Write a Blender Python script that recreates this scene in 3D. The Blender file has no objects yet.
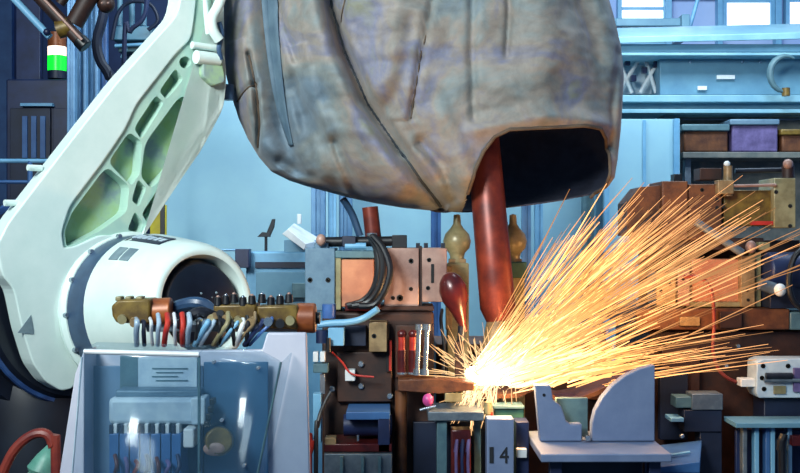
import bpy, bmesh, math, random
from mathutils import Vector, Matrix, noise
from mathutils.geometry import delaunay_2d_cdt

random.seed(7)
scene = bpy.context.scene
COL = scene.collection
F = 1100.0                      # focal length in pixels of an 800x473 picture
CAMZ = 1.6
CAM = Vector((0, 0, CAMZ))


def ray(px, py):
    return Vector(((px - 400.0) / F, 1.0, -(py - 236.5) / F))


def at(px, py, Y):
    return CAM + ray(px, py) * Y


# ------------------------------------------------------------------ materials
def srgb(c):
    out = []
    for v in c:
        v = v / 255.0
        out.append(v / 12.92 if v <= 0.04045 else ((v + 0.055) / 1.055) ** 2.4)
    return (out[0], out[1], out[2], 1.0)


def mat(name, c, c2=None, rough=0.5, metal=0.0, scale=14.0, bump=0.0, bscale=60.0, coat=0.0, emit=None, estr=0.0, c3=None):
    m = bpy.data.materials.new(name)
    m.use_nodes = True
    nt = m.node_tree
    b = nt.nodes['Principled BSDF']
    tc = nt.nodes.new('ShaderNodeTexCoord')
    nz = nt.nodes.new('ShaderNodeTexNoise')
    nz.inputs['Scale'].default_value = scale
    nz.inputs['Detail'].default_value = 5
    nz.inputs['Roughness'].default_value = 0.62
    nt.links.new(tc.outputs['Object'], nz.inputs['Vector'])
    rp = nt.nodes.new('ShaderNodeValToRGB')
    if c2 is None:
        c2 = tuple(v * 0.82 for v in c)
    e = rp.color_ramp.elements
    e[0].position, e[1].position = 0.36, 0.64
    e[0].color, e[1].color = srgb(c2), srgb(c)
    if c3:
        k = e.new(0.5)
        k.color = srgb(c3)
    nt.links.new(nz.outputs['Fac'], rp.inputs['Fac'])
    nt.links.new(rp.outputs['Color'], b.inputs['Base Color'])
    b.inputs['Roughness'].default_value = rough
    b.inputs['Metallic'].default_value = metal
    b.inputs['Coat Weight'].default_value = coat
    if bump:
        n2 = nt.nodes.new('ShaderNodeTexNoise')
        n2.inputs['Scale'].default_value = bscale
        n2.inputs['Detail'].default_value = 4
        nt.links.new(tc.outputs['Object'], n2.inputs['Vector'])
        bp = nt.nodes.new('ShaderNodeBump')
        bp.inputs['Strength'].default_value = bump
        bp.inputs['Distance'].default_value = 0.02
        nt.links.new(n2.outputs['Fac'], bp.inputs['Height'])
        nt.links.new(bp.outputs['Normal'], b.inputs['Normal'])
    if emit:
        b.inputs['Emission Color'].default_value = srgb(emit)
        b.inputs['Emission Strength'].default_value = estr
    return m


M = {}
M['robot_white'] = mat('robot_white_paint', (214, 230, 224), (200, 220, 214), 0.38, coat=0.2, scale=5)
M['robot_web'] = mat('robot_cast_web', (150, 178, 122), (128, 146, 152), 0.6, scale=7, c3=(152, 182, 146))  # in the arm pockets this olive tint stands in for shade and canvas bounce
M['slate'] = mat('slate_paint', (104, 132, 150), (84, 112, 134), 0.45, 0.1)
M['slate_dark'] = mat('slate_blue_plate', (92, 122, 150), (78, 108, 138), 0.5, scale=6)
M['plate_blue'] = mat('teal_blue_plate', (56, 100, 136), (44, 86, 122), 0.5, scale=6)
M['robot_rib'] = mat('robot_rib_paint', (172, 206, 188), (156, 192, 180), 0.5, scale=7)
M['robot_band'] = mat('robot_slate_band', (48, 76, 106), (36, 58, 86), 0.35)
M['robot_black'] = mat('robot_black_casting', (18, 24, 36), (12, 16, 26), 0.32, scale=9)
M['robot_rim'] = mat('robot_rim_highlight', (46, 78, 128), (26, 46, 86), 0.3)  # blue of the shoulder rims carries their edge highlight
M['decal'] = mat('grey_decal', (120, 140, 146), (96, 116, 126), 0.5)
M['dark_label'] = mat('dark_label', (40, 48, 70), (30, 36, 56), 0.4)
M['pale_label'] = mat('pale_label', (190, 206, 214), (160, 180, 196), 0.5)
M['steel'] = mat('bright_steel', (190, 200, 208), (150, 164, 176), 0.25, 0.85)
M['grey_steel'] = mat('grey_steel', (118, 130, 138), (90, 102, 114), 0.42, 0.4, bump=0.1)
M['dark_steel'] = mat('dark_steel', (40, 44, 54), (26, 28, 38), 0.4, 0.3)
M['black'] = mat('black_rubber', (20, 22, 28), (12, 13, 18), 0.42)
M['bore'] = mat('black_bore', (10, 10, 14), (6, 6, 9), 0.7)
M['copper'] = mat('copper_electrode', (126, 54, 38), (80, 32, 28), 0.4, 0.3, scale=9, c3=(104, 42, 32))
M['orange'] = mat('orange_block', (196, 132, 96), (168, 104, 76), 0.5, scale=8)
M['pink'] = mat('salmon_alloy', (172, 138, 124), (136, 102, 92), 0.45, 0.1, scale=9)
M['tan'] = mat('tan_brass', (160, 134, 96), (112, 90, 62), 0.42, 0.15)
M['brass'] = mat('olive_brass', (152, 144, 108), (120, 110, 78), 0.36, 0.1)
M['olive'] = mat('olive_casting', (122, 98, 40), (76, 56, 22), 0.42, 0.15, scale=20)
M['rust'] = mat('rust_orange_cap', (160, 88, 40), (118, 58, 28), 0.4, 0.1)
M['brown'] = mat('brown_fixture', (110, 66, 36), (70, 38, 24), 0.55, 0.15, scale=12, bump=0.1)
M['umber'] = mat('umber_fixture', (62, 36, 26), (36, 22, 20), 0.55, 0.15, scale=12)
M['maroon'] = mat('maroon_paint', (96, 32, 30), (60, 20, 24), 0.28, 0.1)
M['red'] = mat('red_hose', (190, 52, 36), (150, 34, 30), 0.4)
M['redbrown'] = mat('red_brown_hose', (136, 56, 44), (100, 36, 34), 0.4)
M['magenta'] = mat('magenta_plastic', (208, 84, 150), (170, 60, 124), 0.35)
M['white_paint'] = mat('white_fixture_paint', (108, 124, 154), (92, 108, 140), 0.55, scale=6)
M['lilac'] = mat('lilac_enclosure', (198, 198, 210), (182, 184, 200), 0.5, scale=5)
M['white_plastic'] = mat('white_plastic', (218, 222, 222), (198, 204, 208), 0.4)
M['teal_grey'] = mat('teal_grey_paint', (84, 116, 124), (64, 94, 106), 0.5)
M['green_box'] = mat('green_box_paint', (50, 96, 82), (34, 72, 66), 0.5)
M['navy'] = mat('navy_machine_paint', (30, 44, 84), (18, 28, 58), 0.45, scale=6)
M['navy_dark'] = mat('navy_dark_paint', (22, 34, 60), (12, 20, 40), 0.5, scale=5)
M['blue'] = mat('blue_machine_paint', (60, 104, 156), (42, 80, 130), 0.45, scale=5)
M['sky_paint'] = mat('pale_blue_paint', (122, 176, 208), (98, 154, 190), 0.45, scale=5)
M['alu'] = mat('blue_anodised_aluminium', (104, 146, 180), (76, 116, 156), 0.3, 0.3, scale=4)
M['panel'] = mat('pale_cyan_panel', (150, 196, 210), (138, 184, 204), 0.5, scale=2)
M['beam'] = mat('teal_press_paint', (98, 142, 162), (80, 122, 146), 0.4, scale=4)
M['beam_light'] = mat('pale_press_paint', (134, 178, 192), (112, 158, 178), 0.35, scale=4)
M['wall'] = mat('blue_hall_wall', (168, 188, 224), (140, 166, 210), 0.7, scale=1.2)
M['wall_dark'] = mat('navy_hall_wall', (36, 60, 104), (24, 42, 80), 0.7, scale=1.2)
M['floor'] = mat('dark_concrete', (52, 62, 80), (36, 44, 60), 0.6, scale=3, bump=0.1)
M['hose_blue'] = mat('blue_hose', (70, 110, 170), (50, 84, 140), 0.35)
M['hose_clear'] = mat('clear_hose', (170, 190, 204), (140, 162, 182), 0.2)
M['green_hose'] = mat('pale_green_plastic', (110, 170, 150), (84, 140, 124), 0.4)
M['yellow'] = mat('yellow_paint', (206, 190, 40), (180, 160, 30), 0.5)
M['purple'] = mat('violet_crate', (104, 92, 140), (72, 62, 104), 0.6)
M['glow_green'] = mat('green_lamp', (20, 220, 50), None, 0.3, emit=(10, 235, 40), estr=1.6)
M['glow_white'] = mat('clear_lamp', (250, 225, 205), None, 0.3, emit=(255, 226, 205), estr=1.6)
M['window_light'] = mat('daylight_pane', (235, 240, 255), None, 0.3, emit=(232, 240, 255), estr=1.5)
M['ink'] = mat('black_ink', (20, 26, 34), (14, 18, 26), 0.6)


def canvas_material():
    m = bpy.data.materials.new('worn_canvas')
    m.use_nodes = True
    nt = m.node_tree
    b = nt.nodes['Principled BSDF']
    tc = nt.nodes.new('ShaderNodeTexCoord')

    def nzn(scale, detail=5, rough=0.6, dist=0.0):
        n = nt.nodes.new('ShaderNodeTexNoise')
        n.inputs['Scale'].default_value = scale
        n.inputs['Detail'].default_value = detail
        n.inputs['Roughness'].default_value = rough
        n.inputs['Distortion'].default_value = dist
        nt.links.new(tc.outputs['Object'], n.inputs['Vector'])
        return n
    a = nzn(2.6, 5, 0.6, 0.6)
    r = nt.nodes.new('ShaderNodeValToRGB')
    els = r.color_ramp.elements
    els[0].position, els[0].color = 0.30, srgb((92, 110, 124))
    els[1].position, els[1].color = 0.72, srgb((116, 102, 94))
    for p, c in ((0.42, (116, 124, 124)), (0.5, (134, 126, 118)), (0.58, (108, 110, 130)), (0.65, (116, 118, 102))):
        k = els.new(p)
        k.color = srgb(c)
    nt.links.new(a.outputs['Fac'], r.inputs['Fac'])
    d = nzn(9, 6, 0.7, 0.4)
    r2 = nt.nodes.new('ShaderNodeValToRGB')
    r2.color_ramp.elements[0].position, r2.color_ramp.elements[0].color = 0.34, (0.55, 0.52, 0.5, 1)
    r2.color_ramp.elements[1].position, r2.color_ramp.elements[1].color = 0.6, (1, 1, 1, 1)
    nt.links.new(d.outputs['Fac'], r2.inputs['Fac'])
    mx = nt.nodes.new('ShaderNodeMix')
    mx.data_type = 'RGBA'
    mx.blend_type = 'MULTIPLY'
    mx.inputs['Factor'].default_value = 0.7
    nt.links.new(r.outputs['Color'], mx.inputs['A'])
    nt.links.new(r2.outputs['Color'], mx.inputs['B'])
    nt.links.new(mx.outputs['Result'], b.inputs['Base Color'])
    b.inputs['Roughness'].default_value = 0.72
    b.inputs['Sheen Weight'].default_value = 0.15
    n3 = nzn(3.5, 3, 0.5, 0.8)
    bp = nt.nodes.new('ShaderNodeBump')
    bp.inputs['Strength'].default_value = 0.22
    bp.inputs['Distance'].default_value = 0.03
    nt.links.new(n3.outputs['Fac'], bp.inputs['Height'])
    nt.links.new(bp.outputs['Normal'], b.inputs['Normal'])
    return m


M['canvas'] = canvas_material()
M['crease_shade'] = mat('dark_crease_shade', (44, 54, 62), (30, 38, 48), 0.6)
M['teal_strap'] = mat('dull_teal_webbing', (78, 100, 114), (60, 82, 100), 0.7, scale=9)
M['canvas_seam'] = mat('canvas_seam', (92, 76, 60), (70, 56, 46), 0.8)


def clear_cover_material():
    m = bpy.data.materials.new('smoky_blue_acrylic')
    m.use_nodes = True
    nt = m.node_tree
    out = nt.nodes['Material Output']
    b = nt.nodes['Principled BSDF']
    tc = nt.nodes.new('ShaderNodeTexCoord')
    nz = nt.nodes.new('ShaderNodeTexNoise')
    nz.inputs['Scale'].default_value = 5
    nt.links.new(tc.outputs['Object'], nz.inputs['Vector'])
    rp = nt.nodes.new('ShaderNodeValToRGB')
    rp.color_ramp.elements[0].color = srgb((92, 140, 170))
    rp.color_ramp.elements[1].color = srgb((112, 154, 176))
    nt.links.new(nz.outputs['Fac'], rp.inputs['Fac'])
    nt.links.new(rp.outputs['Color'], b.inputs['Base Color'])
    b.inputs['Roughness'].default_value = 0.3
    tr = nt.nodes.new('ShaderNodeBsdfTransparent')
    tr.inputs['Color'].default_value = (0.91, 0.955, 0.98, 1)
    mx = nt.nodes.new('ShaderNodeMixShader')
    mx.inputs['Fac'].default_value = 0.085
    nt.links.new(tr.outputs['BSDF'], mx.inputs[1])
    nt.links.new(b.outputs['BSDF'], mx.inputs[2])
    gl = nt.nodes.new('ShaderNodeBsdfGlossy')
    gl.inputs['Roughness'].default_value = 0.12
    m2 = nt.nodes.new('ShaderNodeMixShader')
    m2.inputs['Fac'].default_value = 0.045
    nt.links.new(mx.outputs['Shader'], m2.inputs[1])
    nt.links.new(gl.outputs['BSDF'], m2.inputs[2])
    nt.links.new(m2.outputs['Shader'], out.inputs['Surface'])
    return m


M['acrylic'] = clear_cover_material()


# ------------------------------------------------------------------ mesh builder
def smooth_path(pts, n=6):
    pts = [Vector(p) for p in pts]
    if len(pts) < 3:
        return pts
    out = []
    for i in range(len(pts) - 1):
        p0 = pts[max(i - 1, 0)]
        p1, p2 = pts[i], pts[i + 1]
        p3 = pts[min(i + 2, len(pts) - 1)]
        for k in range(n):
            t = k / n
            out.append(0.5 * ((2 * p1) + (p2 - p0) * t + (2 * p0 - 5 * p1 + 4 * p2 - p3) * t * t + (3 * p1 - p0 - 3 * p2 + p3) * t ** 3))
    out.append(pts[-1])
    return out


def frame_of(d):
    d = d.normalized()
    a = Vector((0, 0, 1)) if abs(d.z) < 0.9 else Vector((1, 0, 0))
    u = a.cross(d).normalized()
    return u, d.cross(u).normalized()


def world_loc(o):
    p = Vector((0, 0, 0))
    while o is not None:
        p += o.location
        o = o.parent
    return p


class MB:
    def __init__(s):
        s.v, s.f = [], []

    def add(s, vs, fs):
        b = len(s.v)
        s.v += [Vector(x) for x in vs]
        s.f += [tuple(b + i for i in f) for f in fs]
        return s

    def box(s, a, b):
        x0, y0, z0 = a
        x1, y1, z1 = b
        return s.hexa([(x0, y0, z0), (x1, y0, z0), (x1, y0, z1), (x0, y0, z1), (x0, y1, z0), (x1, y1, z0), (x1, y1, z1), (x0, y1, z1)])

    def hexa(s, p):
        return s.add(p, [(0, 1, 2, 3), (5, 4, 7, 6), (4, 0, 3, 7), (1, 5, 6, 2), (3, 2, 6, 7), (4, 5, 1, 0)])

    def pbox(s, x0, y0, x1, y1, Y0, Y1):
        a, b = at(x0, y1, Y0), at(x1, y0, Y0)
        return s.box((a.x, Y0, a.z), (b.x, Y1, b.z))

    def prism(s, pts, ext):
        n = len(pts)
        pts = [Vector(p) for p in pts]
        vs = pts + [p + Vector(ext) for p in pts]
        fs = [tuple(range(n)), tuple(range(2 * n - 1, n - 1, -1))]
        for i in range(n):
            j = (i + 1) % n
            fs.append((i, i + n, j + n, j))
        return s.add(vs, fs)

    def lathe(s, p, axis, prof, n=28):
        u, w = frame_of(Vector(axis))
        d = Vector(axis).normalized()
        p = Vector(p)
        rings = []
        vs, fs = [], []
        for t, r in prof:
            c = p + d * t
            if r < 1e-6:
                rings.append([len(vs)])
                vs.append(c)
            else:
                rings.append(list(range(len(vs), len(vs) + n)))
                for k in range(n):
                    a = 2 * math.pi * k / n
                    vs.append(c + (u * math.cos(a) + w * math.sin(a)) * r)
        for A, B in zip(rings[:-1], rings[1:]):
            for k in range(n):
                j = (k + 1) % n
                if len(A) == 1 and len(B) == 1:
                    continue
                if len(A) == 1:
                    fs.append((A[0], B[k], B[j]))
                elif len(B) == 1:
                    fs.append((A[k], B[0], A[j]))
                else:
                    fs.append((A[k], B[k], B[j], A[j]))
        if len(rings[0]) > 1:
            fs.append(tuple(reversed(rings[0])))
        if len(rings[-1]) > 1:
            fs.append(tuple(rings[-1]))
        return s.add(vs, fs)

    def cyl(s, a, b, r0, r1=None, n=20):
        a, b = Vector(a), Vector(b)
        return s.lathe(a, b - a, [(0, r0), ((b - a).length, r0 if r1 is None else r1)], n)

    def tube(s, pts, r, n=8):
        pts = [Vector(p) for p in pts]
        vs, fs = [], []
        u = None
        m = len(pts)
        for i, p in enumerate(pts):
            d = (pts[min(i + 1, m - 1)] - pts[max(i - 1, 0)]).normalized()
            if u is None:
                u, w = frame_of(d)
            else:
                u = (u - d * u.dot(d)).normalized()
                w = d.cross(u)
            rr = r[i] if isinstance(r, (list, tuple)) else r
            for k in range(n):
                a = 2 * math.pi * k / n
                vs.append(p + (u * math.cos(a) + w * math.sin(a)) * rr)
        for i in range(m - 1):
            for k in range(n):
                j = (k + 1) % n
                fs.append((i * n + k, (i + 1) * n + k, (i + 1) * n + j, i * n + j))
        fs.append(tuple(reversed(range(n))))
        fs.append(tuple(range((m - 1) * n, m * n)))
        return s.add(vs, fs)

    def ell(s, c, r, nu=20, nv=12):
        c = Vector(c)
        if not isinstance(r, (tuple, list)):
            r = (r, r, r)
        vs, fs = [c + Vector((0, 0, r[2]))], []
        for i in range(1, nv):
            t = math.pi * i / nv
            for k in range(nu):
                a = 2 * math.pi * k / nu
                vs.append(c + Vector((r[0] * math.sin(t) * math.cos(a), r[1] * math.sin(t) * math.sin(a), r[2] * math.cos(t))))
        vs.append(c - Vector((0, 0, r[2])))
        for k in range(nu):
            j = (k + 1) % nu
            fs.append((0, 1 + k, 1 + j))
            for i in range(nv - 2):
                fs.append((1 + i * nu + k, 1 + (i + 1) * nu + k, 1 + (i + 1) * nu + j, 1 + i * nu + j))
            b = 1 + (nv - 2) * nu
            fs.append((b + k, len(vs) - 1, b + j))
        return s.add(vs, fs)

    def build(s, name, m, parent=None, bevel=0.0, recalc=True, angle=35, label=None):
        off = world_loc(parent) if parent else Vector((0, 0, 0))
        me = bpy.data.meshes.new(name)
        me.from_pydata([tuple(v - off) for v in s.v], [], s.f)
        if recalc:
            bm = bmesh.new()
            bm.from_mesh(me)
            bmesh.ops.recalc_face_normals(bm, faces=bm.faces)
            bm.to_mesh(me)
            bm.free()
        me.materials.append(M[m] if isinstance(m, str) else m)
        me.polygons.foreach_set('use_smooth', [True] * len(me.polygons))
        me.set_sharp_from_angle(angle=math.radians(angle))
        o = bpy.data.objects.new(name, me)
        COL.objects.link(o)
        if parent:
            o.parent = parent
        if label:
            o['label'] = label
        if bevel:
            md = o.modifiers.new('edge', 'BEVEL')
            md.width = bevel
            md.segments = 2
            md.limit_method = 'ANGLE'
            md.angle_limit = math.radians(40)
        return o


def thing(name, label, cat, loc, group=None):
    o = bpy.data.objects.new(name, None)
    o.empty_display_size = 0.1
    COL.objects.link(o)
    o.location = loc
    o['label'] = label
    o['category'] = cat
    if group:
        o['group'] = group
    return o


def tag(o, label, cat, group=None, kind=None):
    o['label'] = label
    o['category'] = cat
    if group:
        o['group'] = group
    if kind:
        o['kind'] = kind
    return o


def base_at(px, Y, z=0.0):
    p = at(px, 236, Y)
    return Vector((p.x, Y, z))


def PB(parent, name, m, x0, y0, x1, y1, Y0, Y1, bevel=0.003, label=None):
    return MB().pbox(x0, y0, x1, y1, Y0, Y1).build(name, m, parent, bevel, label=label)


def PD(parent, name, m, x0, y0, x1, Y0, Y1, bevel=0.003, z0=0.0):
    """a block standing on the floor (or at height z0), its front's top edge at row y0"""
    a, b = at(x0, y0, Y0), at(x1, y0, Y0)
    return MB().box((a.x, Y0, z0), (b.x, Y1, a.z)).build(name, m, parent, bevel)


def PC(parent, name, m, a, b, r, r1=None, bevel=0.0, n=20):
    s = a[2] / F
    return MB().cyl(at(*a), at(*b), r * s, None if r1 is None else r1 * s, n).build(name, m, parent, bevel)


def PT(parent, name, m, pts, r, n=10, k=6, label=None):
    return MB().tube(smooth_path([at(*p) for p in pts], k), r * pts[0][2] / F, n).build(name, m, parent, label=label)


def PS(parent, name, m, c, rx, ry=None, rd=None):
    s = c[2] / F
    ry = rx if ry is None else ry
    rd = rx if rd is None else rd
    return MB().ell(at(*c), (rx * s, rd * s, ry * s)).build(name, m, parent)


def PP(parent, name, m, pts, Y, depth, bevel=0.003, label=None):
    return MB().prism([at(x, y, Y) for x, y in pts], (0, depth, 0)).build(name, m, parent, bevel, label=label)


def bolt(parent, x, y, Y, r=3.0, m='steel'):
    s = Y / F
    p = at(x, y, Y)
    return MB().lathe(p, (0, -1, 0), [(-0.006, r * s), (0.006, r * s), (0.009, r * s * 0.75)], 10).build('bolt', m, parent)


def hole(parent, x, y, Y, r=3.0):
    s = Y / F
    p = at(x, y, Y)
    return MB().lathe(p, (0, -1, 0), [(0.0, r * s), (0.002, r * s), (0.002, r * s * 0.55), (-0.001, r * s * 0.5)], 14).build('bolt_hole', 'bore', parent)


# ------------------------------------------------------------------ setting
def struct(o):
    o['kind'] = 'structure'
    return o


struct(MB().box((-4.6, -1.5, -0.2), (4.6, 10.4, 0.0)).build('floor', 'floor'))
struct(MB().box((0.35, 9.8, 0.0), (4.4, 10.0, 5.0)).build('wall_back', 'wall'))
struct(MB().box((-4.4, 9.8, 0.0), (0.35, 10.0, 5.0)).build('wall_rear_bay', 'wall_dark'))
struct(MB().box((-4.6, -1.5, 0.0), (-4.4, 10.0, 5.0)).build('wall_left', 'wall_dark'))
struct(MB().box((4.4, -1.5, 0.0), (4.6, 10.0, 5.0)).build('wall_right', 'wall'))


def window(n, x0, y0, x1, y1, bars):
    Y = 9.72
    a, b = at(x0, y1, Y), at(x1, y0, Y)
    fr = MB()
    t = 0.035
    fr.box((a.x - t, Y, a.z - t), (a.x, 9.8, b.z + t))
    root = struct(fr.build('window_%d' % n, 'sky_paint'))
    MB().box((b.x, Y, a.z - t), (b.x + t, 9.8, b.z + t)).build('jamb', 'sky_paint', root)
    MB().box((a.x, Y, b.z), (b.x, 9.8, b.z + t)).build('head', 'sky_paint', root)
    MB().box((a.x, Y, a.z - t), (b.x, 9.8, a.z)).build('sill', 'sky_paint', root)
    MB().box((a.x, 9.76, a.z), (b.x, 9.775, b.z)).build('pane', 'window_light', root)
    for y in bars:
        p = at(x0, y, Y)
        MB().box((a.x, Y + 0.01, p.z - 0.012), (b.x, 9.76, p.z + 0.012)).build('glazing_bar', 'sky_paint', root)


window(1, 622, -40, 664, 42, [-18, 8, 33])
window(2, 727, 2, 771, 31, [])
window(3, 790, -40, 840, 26, [0])
window(4, 672, -60, 716, -6, [-30])

# trims on the back wall
struct(PB(None, 'trim_1', 'sky_paint', 666, -60, 672, 60, 9.7, 9.79))
struct(PB(None, 'trim_2', 'sky_paint', 718, -60, 723, 60, 9.7, 9.79))
struct(PB(None, 'trim_3', 'sky_paint', 776, -60, 782, 60, 9.7, 9.79))

# ------------------------------------------------------------------ background, pale guard panel
t = thing('guard_panel', 'pale cyan guard panel standing behind the robot and canvas cover', 'panel', base_at(420, 7.6))
PD(t, 'sheet', 'panel', 158, 60, 682, 7.6, 7.64)
for x in (160, 330, 520, 676):
    PD(t, 'upright', 'panel', x - 3, 56, x + 3, 7.65, 7.72)
PD(t, 'foot', 'panel', 158, 452, 682, 7.645, 7.649)

t = thing('guard_panel', 'narrow pale blue panel standing below the left end of the press beam', 'panel', base_at(646, 6.8))
PD(t, 'sheet', 'panel', 604, 119, 680, 6.8, 6.84)
PB(t, 'seam_strip', 'sky_paint', 643, 120, 646, 330, 6.785, 6.8, 0.001)
for x in (607, 677):
    PD(t, 'upright', 'sky_paint', x - 2.5, 118.5, x + 2.5, 6.76, 6.8)

# aluminium profile posts
def alu_post(x0, x1, ytop, Y, label, m='alu', group=None):
    t = thing('profile_post', label, 'post', base_at((x0 + x1) / 2, Y), group)
    w = x1 - x0
    s = Y / F
    d = w * s
    PD(t, 'core', m, x0 + 0.28 * w, ytop + 1, x1 - 0.28 * w, Y + 0.2 * d, Y + 0.8 * d, 0)
    for k in (0.0, 0.66):
        PD(t, 'rail', m, x0 + k * w, ytop, x0 + (k + 0.34) * w, Y, Y + d, 0.002)
    PB(t, 'end_cap', 'dark_steel', x0, ytop - 2, x1, ytop, Y, Y + d, 0.001)
    return t


alu_post(67, 75, -30, 6.6, 'slim pale aluminium post beside the green and white signal tower')
alu_post(77, 86, -30, 6.75, 'aluminium post just behind the tip of the hanging probe')
alu_post(89, 98, -30, 6.9, 'aluminium post in the middle of the bare row left of the robot arm')
alu_post(101, 107, -30, 7.0, 'thin aluminium post closest to the white robot arm', 'blue')
alu_post(311, 325, 60, 6.9, 'aluminium post by the sloped white tray, below the canvas cover')
alu_post(328, 336, 60, 7.0, 'narrow aluminium post just right of the one by the sloped tray', 'sky_paint')
alu_post(339, 352, 60, 7.1, 'aluminium post above the orange clamp block, left of the blue strap')
alu_post(431, 441, 60, 6.9, 'aluminium post left of the brass ball post, below the canvas', 'blue')
alu_post(522, 531, 60, 6.9, 'aluminium post just right of the copper electrode arm')
alu_post(535, 543, 60, 7.05, 'aluminium post seen behind the tallest sparks under the canvas opening', 'sky_paint')
alu_post(583, 594, 60, 6.9, 'greenish aluminium post at the right end of the canvas opening', 'teal_grey')

# dark cabinets at the back on the left
t = thing('switch_cabinet', 'tall dark navy switch cabinet under the signal tower', 'cabinet', base_at(40, 7.2))
PD(t, 'body', 'navy', 6, 79, 80, 7.2, 7.7, 0.01)
PB(t, 'door', 'navy_dark', 10, 108, 50, 300, 7.17, 7.2)
PB(t, 'door', 'navy', 53, 108, 77, 300, 7.17, 7.2)
PB(t, 'ledge', 'sky_paint', 20, 103, 52, 106, 7.15, 7.2, 0.001, label='pale blue ledge')
for i, x in enumerate((22, 31, 40)):
    PB(t, 'vent_strip', 'blue', x, 116, x + 5, 158, 7.155, 7.17, 0.001)
PB(t, 'door_handle', 'steel', 46, 170, 48, 188, 7.155, 7.17, 0.001)
t = thing('steel_column', 'thick navy steel column rising behind the hanging probe', 'column', base_at(25, 7.9))
PD(t, 'flange', 'navy', 16, -60, 40, 7.9, 7.95)
PD(t, 'web', 'navy_dark', 26, -60, 30, 7.95, 8.25)
PD(t, 'flange', 'navy', 16, -60, 40, 8.25, 8.3)
t = thing('steel_column', 'blue steel column at the edge of the hall beside the cabinet', 'column', base_at(4, 8.4))
PD(t, 'flange', 'blue', -6, -60, 12, 8.4, 8.45)
PD(t, 'web', 'navy', 1, -60, 5, 8.45, 8.75)
t = thing('pipe_rail', 'pale blue horizontal rail crossing low in front of the navy cabinet', 'rail', base_at(24, 6.3))
PC(t, 'top_pipe', 'sky_paint', (-40, 161, 6.3), (60, 161, 6.3), 2.2)
PC(t, 'middle_pipe', 'blue', (-40, 182, 6.3), (44, 182, 6.3), 1.8)
for x in (-20, 30):
    a = at(x, 161, 6.3)
    MB().cyl((a.x, 6.3, 0), (a.x, 6.3, a.z), 0.014).build('leg', 'blue', t)

# signal tower
t = thing('signal_tower', 'signal tower with glowing green and white lenses above dark base', 'signal light', at(57, 79, 7.3))
PC(t, 'base', 'navy_dark', (57, 79, 7.3), (57, 71, 7.3), 9)
PC(t, 'green_lens', 'glow_green', (57, 71, 7.3), (57, 56, 7.3), 9)
PC(t, 'white_lens', 'glow_white', (57, 56, 7.3), (57, 47, 7.3), 9)
PC(t, 'brown_lens', 'rust', (57, 47, 7.3), (57, 33, 7.3), 9)
PC(t, 'cap', 'navy_dark', (57, 33, 7.3), (57, 29, 7.3), 9, 5)

# hanging probe
t = thing('hanging_probe', 'dark brown probe bar slanting down from an overhead bracket, black tip', 'probe', at(30, -60, 5.0))
PC(t, 'bar', 'umber', (16, -28, 5.0), (80, 41, 5.0), 6.5)
PC(t, 'tip', 'black', (79, 39.5, 5.0), (86, 47, 5.0), 7.5, bevel=0.004)
PC(t, 'bar_highlight', 'pink', (26, -20, 4.95), (82, 40, 4.95), 1.6)  # pale rod added as the highlight along the bar
PC(t, 'strut', 'umber', (74, 24, 5.06), (104, -30, 5.06), 9)
PC(t, 'strut', 'umber', (60, 4, 5.07), (90, -40, 5.07), 5)
PC(t, 'blue_arm', 'sky_paint', (2, -14, 5.02), (50, 37, 5.02), 3.6)
PC(t, 'clamp_knuckle', 'olive', (58, 30, 5.0), (70, 26, 5.0), 9)
PB(t, 'hanger_plate', 'navy', -10, -60, 120, -28, 4.95, 5.15)
for x, y in ((15, -5), (47, 32)):
    PS(t, 'knuckle', 'navy', (x, y, 5.0), 3.6)
PS(t, 'valve_head', 'umber', (106, 4, 5.1), 9, 9, 9)
PC(t, 'valve_stem', 'umber', (106, 4, 5.1), (106, -40, 5.1), 4)
for x in (102, 108):
    PS(t, 'indicator', 'pink', (x, 3, 5.01), 1.3)

# machinery between the hanging probe and the arm
t = thing('pipe_manifold', 'teal blue valve stand with pipes between the posts and the white arm', 'valve stand', base_at(135, 7.8))
PD(t, 'column', 'blue', 126, 52, 138, 7.8, 7.95, 0.006)
PB(t, 'valve_block', 'beam', 112, 26, 152, 40, 7.7, 7.95, 0.008)
PB(t, 'valve_block', 'teal_grey', 118, 44, 150, 52, 7.7, 7.95, 0.008)
PC(t, 'pipe', 'sky_paint', (115, 46, 7.68), (150, 44, 7.68), 1.8)
PC(t, 'pipe', 'beam_light', (122, 58, 7.7), (128, 44, 7.7), 2)
for x in (120, 132, 144):
    PC(t, 'riser', 'beam', (x, 26, 7.8), (x, -50, 7.8), 2.8)
PT(t, 'hose', 'navy_dark', [(148, 30, 7.65), (158, 20, 7.65), (150, 4, 7.65), (130, 2, 7.65), (118, 14, 7.65), (112, 40, 7.65)], 2.0)
t = tag(PT(None, 'hanging_cable', 'navy_dark', [(112, -70, 6.2), (104, 10, 6.2), (97, 40, 6.2), (100, 60, 6.2), (110, 78, 6.2), (113, 110, 6.2), (112, 450, 6.2)], 5.0),
        'thick dark cable looping down between the aluminium posts and white arm', 'cable')
t = tag(PT(None, 'hanging_cable', 'navy', [(150, -70, 6.4), (147, 0, 6.4), (142, 20, 6.4), (130, 32, 6.4), (124, 60, 6.4), (122, 450, 6.4)], 2.4),
        'thin blue cable hanging beside the teal valve stand', 'cable')
t = thing('warning_marker', 'yellow and black marker post under the lower edge of the robot arm', 'marker post', base_at(158, 6.8))
PD(t, 'yellow_panel', 'yellow', 150, 205, 166, 6.8, 6.83, 0.002)
PD(t, 'black_edge', 'black', 160, 185, 164, 6.77, 6.8, 0.002)

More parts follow.
